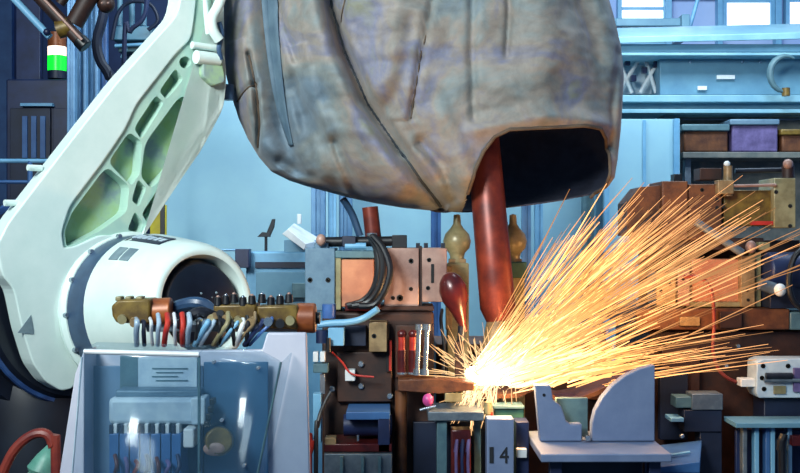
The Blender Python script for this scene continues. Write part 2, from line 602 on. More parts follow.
# sloped tray machine
t = thing('tray_machine', 'blue grey machine with sloped white tray in front of the guard panel', 'machine', base_at(280, 6.2))
PD(t, 'body', 'sky_paint', 246, 252, 330, 6.2, 6.6, 0.008)
PB(t, 'dark_slot', 'navy_dark', 255, 262, 308, 268, 6.18, 6.2, 0.001)
PB(t, 'lower_panel', 'beam', 256, 272, 330, 300, 6.17, 6.2, 0.002)
PB(t, 'gauge', 'teal_grey', 292, 283, 310, 298, 6.14, 6.17, 0.004)
PB(t, 'dark_block', 'navy', 235, 249, 249, 268, 6.1, 6.2, 0.004)
PC(t, 'bar', 'alu', (222, 250, 6.15), (250, 250, 6.15), 1.2)
MB().hexa([at(282, 234, 6.15), at(304, 250, 6.15), at(306, 244, 6.15), at(288, 229, 6.15),
           at(292, 228, 6.5), at(322, 246, 6.5), at(322, 240, 6.5), at(294, 223, 6.5)]).build('tray', 'white_plastic', t, 0.003, label='sloped white tray')
PB(t, 'tray_stop', 'white_plastic', 297, 214, 301, 224, 6.3, 6.34, 0.003)
MB().pbox(284, 240, 326, 253, 6.36, 6.55).build('tray_support', 'beam', t, 0.003)
t = thing('toggle_lever', 'small black toggle lever standing before the pale panel on the machine', 'lever', at(266, 236, 6.4))
PP(t, 'lever', 'ink', [(266, 234), (272, 219), (275, 219), (274, 227), (270, 236), (266, 237)], 6.4, 0.03)
PP(t, 'foot', 'ink', [(257, 237), (262, 232), (270, 233), (270, 237)], 6.395, 0.04)
PC(t, 'stem', 'ink', (266, 237, 6.42), (266, 251, 6.42), 1.5)

# ------------------------------------------------------------------ background right: press beam
t = thing('press_beam', 'long teal press beam crossing below the bright windows', 'beam', base_at(715, 7.2))
MB().hexa([at(600, 44, 7.0), at(860, 38, 7.0), at(860, 31, 7.0), at(600, 37, 7.0), at(600, 44, 7.5) + Vector((0, 0, .06)), at(860, 38, 7.5) + Vector((0, 0, .06)), at(860, 31, 7.5) + Vector((0, 0, .06)), at(600, 37, 7.5) + Vector((0, 0, .06))]).build('top_flange', 'beam_light', t, 0.006)
MB().pbox(600, 44, 860, 52, 7.06, 7.5).build('upper_rail', 'beam', t, 0.004)
MB().pbox(600, 52.5, 860, 55.5, 6.98, 7.5).build('lip', 'beam_light', t, 0.004)
MB().pbox(660, 55.5, 860, 95, 7.12, 7.4).build('web', 'beam', t, 0.004)
MB().pbox(612, 95, 860, 102, 6.98, 7.5).build('lower_flange', 'beam_light', t, 0.004)
MB().pbox(612, 102, 860, 109, 7.06, 7.5).build('lower_rail', 'beam', t, 0.004)
MB().pbox(612, 109, 860, 113, 6.96, 7.5).build('drip_edge', 'beam_light', t, 0.003)
MB().pbox(664, 113, 860, 117, 7.06, 7.5).build('kick_rail', 'teal_grey', t, 0.003)
for x0, y0, x1, y1 in ((717, 75, 735, 79), (698, 86, 707, 90)):
    MB().pbox(x0, y0, x1, y1, 7.1, 7.12).build('painted_glint', 'white_plastic', t, 0.001)  # small white plates stand in for glints on the web
for x in (690, 742, 760):
    bolt(t, x, 62, 7.12, 1.6)
# lattice at the beam's open end
for a, b in (((618, 93), (640, 58)), ((640, 93), (660, 58)), ((618, 58), (632, 93)), ((645, 58), (656, 93))):
    PC(t, 'lattice_bar', 'white_plastic', (*a, 7.25), (*b, 7.25), 2.0)
for x, y in ((628, 62), (634, 78), (657, 64), (660, 78), (645, 70)):
    PB(t, 'lattice_joint', 'navy', x - 2.5, y - 3, x + 2.5, y + 3, 7.2, 7.24, 0.002)
PB(t, 'end_plate', 'pale_label', 620, 56, 661, 94, 7.36, 7.4, 0.002)
for x in (604, 852):
    PD(t, 'leg', 'beam', x - 8, 117, x + 8, 7.1, 7.4)
t = thing('hanging_hook', 'dark olive crescent hook hanging against the teal press beam', 'hook', at(780, 56, 6.9))
pts = []
for k in range(13):
    a = math.radians(60 + k * 18)
    pts.append((786 + 16 * math.cos(a), 74 - 18 * math.sin(a), 6.9))
MB().tube([at(*p) for p in pts], [0.008 + 0.014 * math.sin(math.pi * k / 12) for k in range(13)], 10).build('crescent', 'teal_grey', t)
PC(t, 'shank', 'olive', (786, 88, 6.9), (786, 96, 6.9), 4)
t = thing('overhead_gantry', 'teal overhead gantry arm in front of the barred window', 'gantry', base_at(650, 8.2))
PB(t, 'arm', 'beam', 616, 18, 690, 26, 8.2, 8.4, 0.006)
PB(t, 'end_block', 'beam', 682, 14, 690, 38, 8.15, 8.45, 0.006)
PD(t, 'leg', 'beam', 600, 18, 616, 8.2, 8.4)
PC(t, 'brace', 'sky_paint', (689, 30, 8.3), (706, -30, 8.3), 2)
PB(t, 'grille', 'white_plastic', 622, 27, 645, 38, 8.25, 8.3, 0.003)

# blurred clutter under the beam
t = thing('storage_crate', 'violet crate on the shelf under the press beam', 'crate', at(755, 160, 6.9))
PB(t, 'body', 'purple', 732, 124, 778, 152, 6.9, 7.1, 0.01)
PB(t, 'lid', 'slate', 730, 119, 780, 125, 6.88, 7.12, 0.008)
t = thing('storage_crate', 'brown crate next to the violet one under the press beam', 'crate', at(705, 160, 6.9))
PB(t, 'body', 'brown', 684, 130, 728, 152, 6.9, 7.1, 0.01)
PB(t, 'lid', 'teal_grey', 682, 124, 730, 131, 6.88, 7.12, 0.008)
t = thing('storage_crate', 'orange brown crate at the end of the shelf under the beam', 'crate', at(795, 160, 6.9))
PB(t, 'body', 'brown', 782, 134, 820, 152, 6.9, 7.1, 0.01)
PB(t, 'lid', 'olive', 781, 129, 821, 135, 6.88, 7.12, 0.008)
M['shelf'] = mat('dim_shelf_paint', (112, 112, 106), (84, 92, 90), 0.6)
t = thing('storage_shelf', 'greyish shelf bearing crates below the teal press beam', 'shelf', base_at(750, 7.0))
PB(t, 'board', 'shelf', 683, 152, 830, 158, 6.85, 7.2, 0.004)
PD(t, 'back_panel', 'shelf', 678, 120, 830, 7.2, 7.22)
for x in (688, 826):
    PD(t, 'leg', 'grey_steel', x - 3, 158, x + 3, 6.9, 6.96)

# ------------------------------------------------------------------ robot
A = at(133, 312, 4.0)
B = at(205, 304, 3.66)
N = (B - A)
N.z = 0
N.normalize()
U = Vector((-N.y, N.x, 0)).normalized()
if U.x < 0:
    U = -U
V = Vector((0, 0, 1))
AX = (B - A).normalized()


def on(px, py, w=0.0):
    d = ray(px, py)
    k = ((A + N * w - CAM).dot(N)) / d.dot(N)
    return CAM + d * k


def uv(px, py, w=0.0):
    p = on(px, py, w) - A
    return (p.dot(U), p.dot(V))


def plate(loops, w0, w1, name, m, parent, bevel=0.004, res=0, label=None):
    """flat casting with openings, from w0 (back) to w1 (front) along the joint axis; loops[0] is its outline"""
    pts, edges = [], []
    for lp in loops:
        b = len(pts)
        pts += [Vector(p) for p in lp]
        edges += [(b + k, b + (k + 1) % len(lp)) for k in range(len(lp))]
    vo, eo, fo, ov, oe, of = delaunay_2d_cdt(pts, edges, [], 0, 1e-6)
    keep = []
    for f in fo:
        c = sum((vo[q] for q in f), Vector((0, 0))) / len(f)
        if inside(c, loops[0]) and not any(inside(c, h) for h in loops[1:]):
            keep.append(list(f))
    n = len(vo)
    mb = MB()
    mb.v = [A + N * w1 + U * v.x + V * v.y for v in vo] + [A + N * w0 + U * v.x + V * v.y for v in vo]
    cnt = {}
    for f in keep:
        for k in range(len(f)):
            e = (f[k], f[(k + 1) % len(f)])
            cnt[e] = 1
    mb.f = [tuple(f) for f in keep] + [tuple(q + n for q in reversed(f)) for f in keep]
    for (a, b) in cnt:
        if (b, a) not in cnt:
            mb.f.append((b, a, a + n, b + n))
    o = mb.build(name, m, parent, label=label)
    bm = bmesh.new()
    bm.from_mesh(o.data)
    bmesh.ops.delete(bm, geom=[v for v in bm.verts if not v.link_faces], context='VERTS')
    bmesh.ops.recalc_face_normals(bm, faces=bm.faces)
    bmesh.ops.dissolve_limit(bm, angle_limit=0.02, verts=bm.verts, edges=bm.edges)
    bm.to_mesh(o.data)
    bm.free()
    o.data.polygons.foreach_set('use_smooth', [False] * len(o.data.polygons))
    if bevel:
        md = o.modifiers.new('edge', 'BEVEL')
        md.width = bevel
        md.segments = 3
        md.limit_method = 'ANGLE'
        md.angle_limit = math.radians(60)
        md.harden_normals = False
    return o


def inside(p, poly):
    r = False
    for i in range(len(poly)):
        (x1, y1), (x2, y2) = poly[i], poly[i - 1]
        if (y1 > p[1]) != (y2 > p[1]) and p[0] < (x2 - x1) * (p[1] - y1) / (y2 - y1) + x1:
            r = not r
    return r


def rounded(pts, r=0.3, n=4):
    out = []
    m = len(pts)
    for i in range(m):
        p0, p1, p2 = (Vector(pts[(i + k) % m]) for k in (-1, 0, 1))
        a, b = p1 + (p0 - p1) * r, p1 + (p2 - p1) * r
        for k in range(n + 1):
            s = k / n
            out.append((a * (1 - s) ** 2 + p1 * 2 * s * (1 - s) + b * s * s)[:])
    return out


robot = thing('welding_robot', 'large white articulated welding robot with ribbed arm and black shoulder', 'robot', Vector((A.x, A.y + 0.3, 0)))
outline = [(186, -40), (178, 14), (156, 38), (118, 81), (91, 115), (64, 150), (36, 186), (8, 223), (-3, 245), (2, 275), (14, 290), (22, 329), (33, 364), (46, 382), (61, 391),
           (72, 389), (80, 378), (110, 360), (128, 330), (134, 290), (140, 245), (147, 232), (170, 196), (202, 150), (224, 108), (227, 80), (224, 40), (222, -40)]
pockets = [
    [(68, 246), (66, 231), (74, 212), (106, 168), (128, 187), (125, 212), (100, 229)],
    [(110, 162), (129, 134), (141, 143), (139, 172), (131, 184)],
    [(135.5, 127), (155, 97), (163, 104), (142, 138)],
    [(161, 90), (175, 70), (182, 80), (167, 98)],
    [(180, 97), (196, 106), (190, 134), (170, 168), (152, 187), (142, 175), (147, 143)],
    [(186, 90), (203, 70), (210, 82), (199, 102)],
    [(192, 130), (207, 109), (206, 121), (195, 140)],
    [(172, 170), (190, 143), (191, 151), (175, 178)],
    [(143, 212), (168, 175), (172, 182), (148, 221)],
    [(133, 199), (138, 181), (145, 189), (139, 205)],
    [(209, 96), (219, 79), (222, 91), (212, 105)],
    [(129, 229), (135, 213), (142, 224), (139, 231)],
]
hole_c = (187, 62)
recess = [(222, -30), (200, -30), (192, 38), (176, 54), (157, 78), (137, 104), (125, 130), (102, 164), (70, 206), (62, 232), (64, 248), (76, 246), (100, 235), (128, 236), (141, 238), (148, 224), (169, 193), (201, 147), (221, 108), (224, 80), (222, 40)]
arm = plate([rounded([uv(*p) for p in outline], 0.25, 3), rounded([uv(*p) for p in recess], 0.2, 3)], -0.09, 0.0, 'lower_arm', 'robot_white', robot, 0.010)
lat_out = [(224, -32), (198, -32), (190, 38), (174, 54), (155, 78), (135, 104), (123, 130), (100, 164), (68, 206), (60, 232), (62, 250), (76, 248), (100, 237), (128, 238), (142, 240), (150, 225), (171, 194), (203, 148), (223, 108), (226, 80), (224, 40)]
loops = [[uv(*p) for p in lat_out]]


def grow(q, d):
    cx_, cy_ = sum(p[0] for p in q) / len(q), sum(p[1] for p in q) / len(q)
    out = []
    for x, y in q:
        l_ = math.hypot(x - cx_, y - cy_)
        out.append((x + (x - cx_) / l_ * d, y + (y - cy_) / l_ * d))
    return out


for q in pockets:
    loops.append(rounded([uv(*p, -0.012) for p in grow(q, 2.0)], 0.2, 3))
loops.append([uv(hole_c[0] + 6 * math.cos(a * math.pi / 8), hole_c[1] + 6 * math.sin(a * math.pi / 8)) for a in range(16)])
plate(loops, -0.072, -0.012, 'rib_lattice', 'robot_rib', arm, 0.003, label='crossing ribs cast inside the arm')
plate([[uv(*p) for p in lat_out]], -0.095, -0.0725, 'web', 'robot_web', arm, 0.0, label='grey web behind the ribs, olive tint for shade and canvas bounce')
for x, y in ((36, 168), (13, 203)):
    c = on(x, y, -0.05)
    MB().cyl(c - U * 0.03, c + U * 0.02, 0.011, n=12).build('bolt', 'robot_white', arm)
# triangle mark on the arm's foot
MB().prism([on(18, 333, 0.003), on(34, 334, 0.003), on(31, 315, 0.003)], -N * 0.004).build('triangle_mark', 'decal', arm)
# upper joint details
c = on(196, 57, 0.02)
MB().cyl(c, c + U * 0.10 - V * 0.0, 0.026, n=20).build('grease_cylinder', 'robot_white', robot)
c = on(192, 45, 0.012)
MB().cyl(c, c + U * 0.13, 0.014, n=16).build('crossbar', 'robot_white', robot)
MB().lathe(on(187, 62, -0.085), N, [(0, 0.026), (0.05, 0.026), (0.055, 0.016)], 18).build('hub_plug', 'dark_steel', robot)
MB().tube(smooth_path([on(226, -20, 0.05), on(219, 4, 0.05), on(212, 18, 0.05), on(213, 30, 0.05), on(219, 40, 0.05)]), 0.020, 12).build('dress_hose', 'robot_white', robot)
MB().tube(smooth_path([on(219, 22, 0.04), on(222, 34, 0.04), on(219, 48, 0.04), on(221, 60, 0.04)]), 0.010, 10).build('dress_hose', 'robot_band', robot)
MB().tube(smooth_path([on(204, -20, 0.03), on(206, 12, 0.03), on(208, 34, 0.03)]), 0.010, 10).build('dress_hose', 'robot_white', robot)
plate([rounded([uv(*p, 0.03) for p in ((203, 60), (222, 58), (226, 82), (214, 86), (203, 76))], 0.25, 3)], 0.0, 0.03, 'joint_bracket', 'robot_web', robot, 0.006)
p = on(228, 100, -0.05)
MB().cyl(p, p + V * 0.06, 0.024, n=16).build('grey_stud', 'robot_band', robot)
# shoulder: coaxial castings behind the arm
C0 = A - AX * 0.13 + V * 0.04 - U * 0.14
MB().lathe(C0, -AX, [(0, 0.30), (0.0, 0.33), (0.03, 0.35), (0.10, 0.35), (0.10, 0.40), (0.16, 0.415), (0.2, 0.43), (0.42, 0.43), (0.46, 0.40)], 56).build('shoulder_casting', 'robot_black', robot)
MB().lathe(C0 - AX * 0.135, -AX, [(0, 0.404), (0.0, 0.428), (0.012, 0.434), (0.024, 0.428), (0.024, 0.404)], 64).build('shoulder_rim', 'robot_rim', robot, label='raised rim, blue for its edge highlight')
MB().lathe(C0 - AX * 0.02, -AX, [(0, 0.335), (0.0, 0.356), (0.008, 0.36), (0.016, 0.356), (0.016, 0.335)], 64).build('shoulder_rim', 'robot_rim', robot)
q = C0 - AX * 0.30
MB().lathe((q.x, q.y, 0.12), (0, 0, 1), [(0, 0.42), (0.2, 0.42), (0.24, 0.36), (q.z - 0.45, 0.34), (q.z - 0.3, 0.30)], 40).build('base_column', 'robot_black', robot)
MB().lathe((q.x, q.y, 0.0), (0, 0, 1), [(0, 0.52), (0.1, 0.52), (0.12, 0.48)], 40).build('base_plate', 'robot_black', robot)
# joint housing in front of the arm
R0 = 78 * 4.0 / F
L = (B - A).length
bdy = MB().lathe(A, AX, [(0.0, R0 * 1.02), (0.02, R0 * 1.03), (0.03, R0 * 1.0), (0.035, R0 * 0.985)], 64).build('joint_ring', 'robot_white', robot)
MB().lathe(A, AX, [(0.0352, R0 * 0.90), (0.036, R0 * 0.97), (0.142, R0 * 0.95), (0.144, R0 * 0.90)], 64).build('joint_band', 'robot_band', robot, label='slate blue band round the joint')
r1 = 60 * 3.66 / F
hs = MB().lathe(A, AX, [(0.1445, R0 * 0.88), (0.145, R0 * 0.95), (0.18, R0 * 0.94), (0.24, R0 * 0.90), (0.33, R0 * 0.83), (L - 0.06, R0 * 0.765), (L - 0.02, r1 * 1.02), (L, r1 * 0.94), (L + 0.004, r1 * 0.88), (L, r1 * 0.83), (L - 0.03, r1 * 0.80), (L - 0.12, r1 * 0.78)], 64).build('motor_housing', 'robot_white', robot, angle=50)
MB().lathe(A + AX * (L - 0.11), AX, [(0, r1 * 0.76), (0.07, r1 * 0.76), (0.10, r1 * 0.68), (0.118, r1 * 0.45), (0.122, 0)], 48).build('motor_cap', 'robot_black', hs, label='black domed motor cap')
mu, mw = frame_of(AX)
for k in range(5):
    c = A + AX * (L + 0.004) + U * (0.02 * (k - 2) * 1.0) + V * (0.018 * math.sin(k * 2.1))
    MB().ell(c + V * 0.02, (0.007, 0.004, 0.005), 8, 6).build('cap_stud', 'decal', hs)
for k in range(14):
    a = 2 * math.pi * k / 14
    c = A + AX * 0.033 + (mu * math.cos(a) + mw * math.sin(a)) * R0 * 0.985
    MB().cyl(c, c + AX * 0.016, 0.010, 0.008, 10).build('ring_bolt', 'steel', robot)


def on_housing(t, ang, extra=0.002):
    """a point on the housing, t along the axis, ang from straight up towards the camera's left"""
    prof = [(0.1, R0 * 0.955), (0.18, R0 * 0.94), (0.24, R0 * 0.90), (0.33, R0 * 0.83), (0.40, R0 * 0.79)]
    r = prof[-1][1]
    for (a, ra), (b, rb) in zip(prof[:-1], prof[1:]):
        if a <= t <= b:
            r = ra + (rb - ra) * (t - a) / (b - a)
            break
    side = AX.cross(V).normalized()
    up = side.cross(AX)
    return A + AX * t + (up * math.cos(ang) + side * math.sin(ang)) * (r + extra)


def housing_patch(t0, t1, a0, a1, name, m, extra=0.002, n=8):
    vs, fs = [], []
    for i in range(3):
        for k in range(n + 1):
            vs.append(on_housing(t0 + (t1 - t0) * i / 2, a0 + (a1 - a0) * k / n, extra))
    for i in range(3):
        for k in range(n + 1):
            vs.append(on_housing(t0 + (t1 - t0) * i / 2, a0 + (a1 - a0) * k / n, -0.001))
    w = n + 1
    for i in range(2):
        for k in range(n):
            fs.append((i * w + k, (i + 1) * w + k, (i + 1) * w + k + 1, i * w + k + 1))
            q = 3 * w
            fs.append((q + i * w + k, q + i * w + k + 1, q + (i + 1) * w + k + 1, q + (i + 1) * w + k))
    ed = [k for k in range(w)] + [w + n, 2 * w + n] + [2 * w + k for k in range(n - 1, -1, -1)] + [w]
    for i in range(len(ed)):
        a, b = ed[i], ed[(i + 1) % len(ed)]
        fs.append((a, b, b + 3 * w, a + 3 * w))
    return MB().add(vs, fs).build(name, m, hs)


housing_patch(0.16, 0.36, 0.12, 0.42, 'name_label', 'dark_label')
for k in range(6):
    t0 = 0.172 + k * 0.031
    housing_patch(t0, t0 + 0.02, 0.20 + 0.02 * (k % 2), 0.33, 'label_mark', 'pale_label', 0.004, 3)
housing_patch(0.20, 0.245, 0.60, 0.84, 'grey_stripe', 'decal', 0.003, 4)
housing_patch(0.255, 0.30, 0.60, 0.84, 'grey_stripe', 'decal', 0.003, 4)
# forearm above the frame, going down inside the canvas cover
YC = 4.56
j = on(178, -70, -0.05)
MB().lathe(j - N * 0.16, N, [(0, 0.13), (0.24, 0.13), (0.26, 0.11)], 32).build('elbow_joint', 'robot_white', robot, bevel=0.005)
top = at(430, -60, YC)
MB().tube(smooth_path([Vector((j.x, YC, 2.98)), Vector(((j.x + top.x) / 2, YC, 3.0)), Vector((top.x, YC, 2.95)), Vector((top.x + 0.05, YC, 2.6))], 8), 0.12, 20).build('forearm', 'robot_white', robot)

# loose hose and pale cone at the foot of the robot
t = tag(PT(None, 'air_hose', 'redbrown', [(-6, 500, 3.3), (4, 470, 3.3), (16, 448, 3.3), (32, 435, 3.3), (46, 434, 3.3), (53, 446, 3.3), (56, 475, 3.3), (56, 900, 3.3)], 5.0),
        'red brown air hose arching at the foot of the robot', 'hose')
t = thing('hose_funnel', 'pale green funnel under the arching red brown hose', 'funnel', base_at(45, 3.5))
a = at(44, 472, 3.5)
MB().lathe((a.x, 3.5, 0), (0, 0, 1), [(0, 0.09), (0.02, 0.09), (0.03, 0.03), (a.z - 0.03, 0.03), (a.z, 0.05)], 24).build('stand', 'green_hose', t)
MB().lathe(a, (0.25, 0, 1), [(0, 0.05), (0.01, 0.055), (0.05, 0.035), (0.085, 0.012), (0.09, 0)], 24).build('cone', 'green_hose', t)

# ------------------------------------------------------------------ canvas cover
LEFT = [(-60, 228), (0, 225), (40, 223), (70, 226), (95, 232), (120, 240), (140, 249), (158, 260), (172, 272), (180, 288), (186, 306), (192, 328), (198, 350), (203, 374), (207.5, 402), (210.5, 432), (212.5, 460)]
RIGHT = [(-60, 596), (0, 606), (20, 612), (50, 619), (80, 621.5), (130, 619), (160, 616), (178, 613), (188, 606), (195, 590), (200, 566), (204, 540), (208, 506), (210.5, 485), (212.5, 470)]


def interp(tab, y):
    for (a, xa), (b, xb) in zip(tab[:-1], tab[1:]):
        if y <= b:
            return xa + (xb - xa) * (y - a) / (b - a)
    return tab[-1][1]


CREASES = [  # polyline, depth (m), half width (px)
    ([(324, -60), (336, 20), (348, 62), (370, 112), (396, 150), (420, 184), (442, 208)], 0.03, 4.5),
    ([(410, 40), (404, 90), (388, 120)], 0.012, 8),
    ([(340, 60), (366, 70), (410, 66)], -0.012, 9),
    ([(300, 90), (312, 140), (318, 175)], 0.018, 7),
    ([(322, -60), (334, 20), (346, 62), (368, 112), (394, 150), (418, 184), (440, 208)], 0.050, 7),
    ([(308, -60), (318, 20), (330, 66), (350, 116), (378, 158), (402, 190)], -0.034, 16),
    ([(270, -60), (276, 30), (283, 90), (288, 130), (300, 170)], 0.042, 11),
    ([(252, -60), (256, 30), (262, 90), (268, 150)], -0.016, 12),
    ([(258, 66), (265, 100), (266, 130), (262, 152)], 0.020, 2.6),
    ([(266, 92), (250, 100), (243, 106)], 0.012, 2.4),
    ([(286, 20), (294, 48), (304, 74)], 0.016, 4),
    ([(352, -20), (349, 20), (345, 36)], 0.014, 3),
    ([(430, 20), (419, 70), (410, 128)], 0.012, 2.6),
    ([(468, -30), (466, 60), (468, 130)], 0.012, 4),
    ([(500, -30), (500, 40), (498, 70)], 0.012, 3),
    ([(340, 150), (352, 180), (362, 204)], 0.026, 6),
    ([(330, 120), (345, 160), (352, 190)], -0.016, 8),
    ([(420, 150), (440, 172), (452, 200)], 0.022, 6),
    ([(436, 120), (452, 150), (462, 180)], -0.016, 10),
    ([(300, 100), (330, 150), (345, 190)], 0.016, 9),
    ([(405, 165), (425, 195), (445, 209)], -0.02, 5),
    ([(560, -30), (580, 40), (596, 110), (600, 150)], 0.022, 14),
    ([(520, -30), (540, 50), (530, 110)], -0.02, 22),
    ([(395, -30), (400, 40), (392, 90)], -0.02, 22),
    ([(470, 138), (530, 128), (600, 130)], -0.022, 9),
    ([(612, 60), (606, 110), (604, 150)], 0.014, 5),
    ([(285, 165), (310, 178), (350, 192)], 0.016, 5),
]


STEPS = [
    ([(324, -60), (336, 20), (348, 62), (370, 112), (396, 150), (420, 184), (442, 208)], 0.055, 26),
    ([(258, 50), (265, 100), (266, 130), (262, 156)], 0.03, 16),
    ([(318, 60), (332, 120), (346, 170), (358, 200)], 0.03, 18),
    ([(426, 30), (419, 70), (410, 130)], 0.018, 20),
]


def seg_dist(p, pts):
    best = 1e9
    for a, b in zip(pts[:-1], pts[1:]):
        ax, ay = a
        dx, dy = b[0] - ax, b[1] - ay
        k = max(0, min(1, ((p[0] - ax) * dx + (p[1] - ay) * dy) / (dx * dx + dy * dy)))
        d = math.hypot(p[0] - ax - k * dx, p[1] - ay - k * dy)
        if d < best:
            best = d
    return best


def fold_depth(px, py):
    g = 0.0
    for pts, dep, w in CREASES:
        d = seg_dist((px, py), pts)
        if d < 3 * w:
            g += 2.1 * dep * math.exp(-(d / w) ** 2)
    for pts, dep, w in STEPS:
        d = seg_dist((px, py), pts)
        if d < 4 * w:
            xl = None
            for (x1, y1), (x2, y2) in zip(pts[:-1], pts[1:]):
                if y1 <= py <= y2:
                    xl = x1 + (x2 - x1) * (py - y1) / (y2 - y1)
            if xl is not None and px < xl:
                k = min(1.0, (xl - px) / 7.0)
                g -= dep * math.exp(-d / w) * k * k * (3 - 2 * k)
    g += 0.03 * noise.fractal(Vector((px * 0.012, py * 0.018, 3.1)), 0.9, 2.0, 4)
    return g


OPENING = [(461, 214), (464, 196), (469, 176), (477, 158), (487, 145), (500, 139), (530, 137), (570, 134), (590, 135), (599, 142), (603, 156), (603, 174), (600, 188), (590, 198), (590, 214)]


cover = thing('canvas_cover', 'big stained grey brown canvas cover wrapped over the robot wrist', 'cover', at(430, -60, YC))
NR, NT = 190, 620
ys = []
for i in range(NR + 1):
    s = i / NR
    ys.append(-60 + 272.5 * (1 - (1 - s) ** 1.35))
vs, fs, pp = [], [], []
zs = YC / F


def cover_point(px, py, front, x0, x1, h):
    pass


for y in ys:
    l, r = interp(LEFT, y), interp(RIGHT, y)
    cx, hw = (l + r) / 2, (r - l) / 2
    full = 196.0
    dep = 0.40 * min(1.0, (hw / full)) ** 0.75
    for k in range(NT):
        a = 2 * math.pi * k / NT
        ca, sa = math.cos(a), math.sin(a)
        ex = 0.82
        x = cx + hw * math.copysign(abs(ca) ** ex, ca)
        yy = -dep * math.copysign(abs(sa) ** ex, sa)       # sa > 0 is the camera side
        p = at(x, y, YC)
        p.y += yy
        if sa > 0:
            g = fold_depth(x, y) * min(1, abs(sa) * 2.2)
            p.y += g
        else:
            p.y += 0.02 * math.sin(x * 0.05 + y * 0.03)
        vs.append(p)
for i in range(NR):
    for k in range(NT):
        j2 = (k + 1) % NT
        f = (i * NT + k, i * NT + j2, (i + 1) * NT + j2, (i + 1) * NT + k)
        c = sum((vs[q] for q in f), Vector()) / 4
        if c.y < YC + 0.004 * 0 + 0.0:
            d = c - CAM
            px, py = 400 + F * d.x / d.y, 236.5 - F * d.z / d.y
            # compare in the cover's own middle plane
            qx, qy = 400 + F * c.x / YC, 236.5 - F * (c.z - CAMZ) / YC
            if inside((qx, qy), OPENING):
                continue
        fs.append(f)
M['inside_shade'] = mat('canvas_inside_shade', (46, 50, 68), (32, 36, 52), 0.8)  # dark inner face puts the shade inside the cover into its colour
sheet = MB().add(vs, fs).build('canvas', 'inside_shade', cover, recalc=False, angle=180)
bm = bmesh.new()
bm.from_mesh(sheet.data)
bmesh.ops.delete(bm, geom=[v for v in bm.verts if not v.link_faces], context='VERTS')
bmesh.ops.recalc_face_normals(bm, faces=bm.faces)
bm.to_mesh(sheet.data)
bm.free()
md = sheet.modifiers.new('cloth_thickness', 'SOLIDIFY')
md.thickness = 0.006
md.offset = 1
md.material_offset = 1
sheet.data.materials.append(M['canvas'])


def front_point(qx, qy, lift=0.004):
    """a point on the front of the cover over (qx, qy) of its own middle plane"""
    l, r = interp(LEFT, qy), interp(RIGHT, qy)
    cx, hw = (l + r) / 2, max((r - l) / 2, 1)
    dep = 0.40 * min(1.0, (hw / 196.0)) ** 0.75
    ca = max(-1, min(1, (qx - cx) / hw))
    ca = math.copysign(abs(ca) ** (1 / 0.82), ca)
    sa = math.sqrt(max(0, 1 - ca * ca))
    p = at(qx, qy, YC)
    p.y += -dep * sa ** 0.82 + fold_depth(qx, qy) * min(1, sa * 2.2) - lift
    return p


def seam(pts, r, name='seam', m='canvas_seam', lift=0.002):
    dense = []
    for a, b in zip(pts[:-1], pts[1:]):
        for k in range(8):
            dense.append((a[0] + (b[0] - a[0]) * k / 8, a[1] + (b[1] - a[1]) * k / 8))
    dense.append(pts[-1])
    return MB().tube([front_point(x, y, lift) for x, y in dense], r, 8).build(name, m, cover)


hem = OPENING[:-1]
seam([(q[0], q[1]) for q in hem if q[1] < 199], 0.007, 'opening_hem')
seam([(324, -50), (336, 20), (348, 62), (370, 112), (396, 150), (420, 184), (440, 206)], 0.0085, 'crease_shade', 'crease_shade', lift=0.004)  # dark tube stands in for the shadow line in the fold
seam([(258, 66), (265, 100), (266, 130), (262, 150)], 0.004, lift=0.006)
seam([(265, 93), (250, 100), (242, 106)], 0.003, lift=0.006)
seam([(424, 52), (419, 70), (410, 128)], 0.0028, lift=0.006)
seam([(352, -20), (349, 20), (345, 36)], 0.0028, lift=0.006)
# teal strap hanging in the fold
ctr = [(273, -40), (276, 0), (279, 40), (283, 80), (288, 118), (296, 150)]
wid = [8.5, 8, 7, 6, 4.5, 2.0]
sv, sf = [], []
dn = smooth_path([Vector((x, y, w_)) for (x, y), w_ in zip(ctr, wid)], 8)
for q in dn:
    for k in (-1, -0.33, 0.33, 1):
        sv.append(front_point(q.x + k * q.z, q.y, 0.014))
for i in range(len(dn) - 1):
    for k in range(3):
        sf.append((4 * i + k, 4 * i + k + 1, 4 * i + 5 + k, 4 * i + 4 + k))
st = MB().add(sv, sf).build('strap', 'teal_strap', cover, label='dull teal strap lying in a fold')
md = st.modifiers.new('thickness', 'SOLIDIFY')
md.thickness = 0.004
# drooping strap under the left of the cover
MB().tube(smooth_path([at(343, 199, YC), at(352, 214, YC + 0.02), at(360, 236, YC + 0.02)]), 0.016, 8).build('strap', 'robot_band', cover, label='slate blue strap end')

# ------------------------------------------------------------------ spot welding gun under the cover
YG = 4.30
gun = thing('spot_welding_gun', 'red brown copper welding gun arm coming down from the canvas opening', 'welding gun', at(490, 140, YG))
rt = 17.5 * YG / F
a, b = at(482, 128, YG + 0.12), at(499, 322, YG)
MB().lathe(a, b - a, [(0, rt * 0.95), ((b - a).length * 0.55, rt), ((b - a).length * 0.93, rt * 1.02), ((b - a).length, rt * 0.7)], 32).build('electrode_arm', 'copper', gun)
MB().lathe(b, at(482, 368, YG - 0.03) - b, [(0, rt * 0.7), (0.05, rt * 0.6), (0.10, rt * 0.45), (0.16, rt * 0.4), (0.19, 0.008)], 24).build('electrode_tip', 'tan', gun)
MB().tube(smooth_path([a, a + Vector((-.02, 0.05, 0.12)), Vector((top.x + 0.05, YC, 2.35)), Vector((top.x + 0.05, YC, 2.47))]), rt * 0.8, 16).build('gun_body', 'dark_steel', gun)

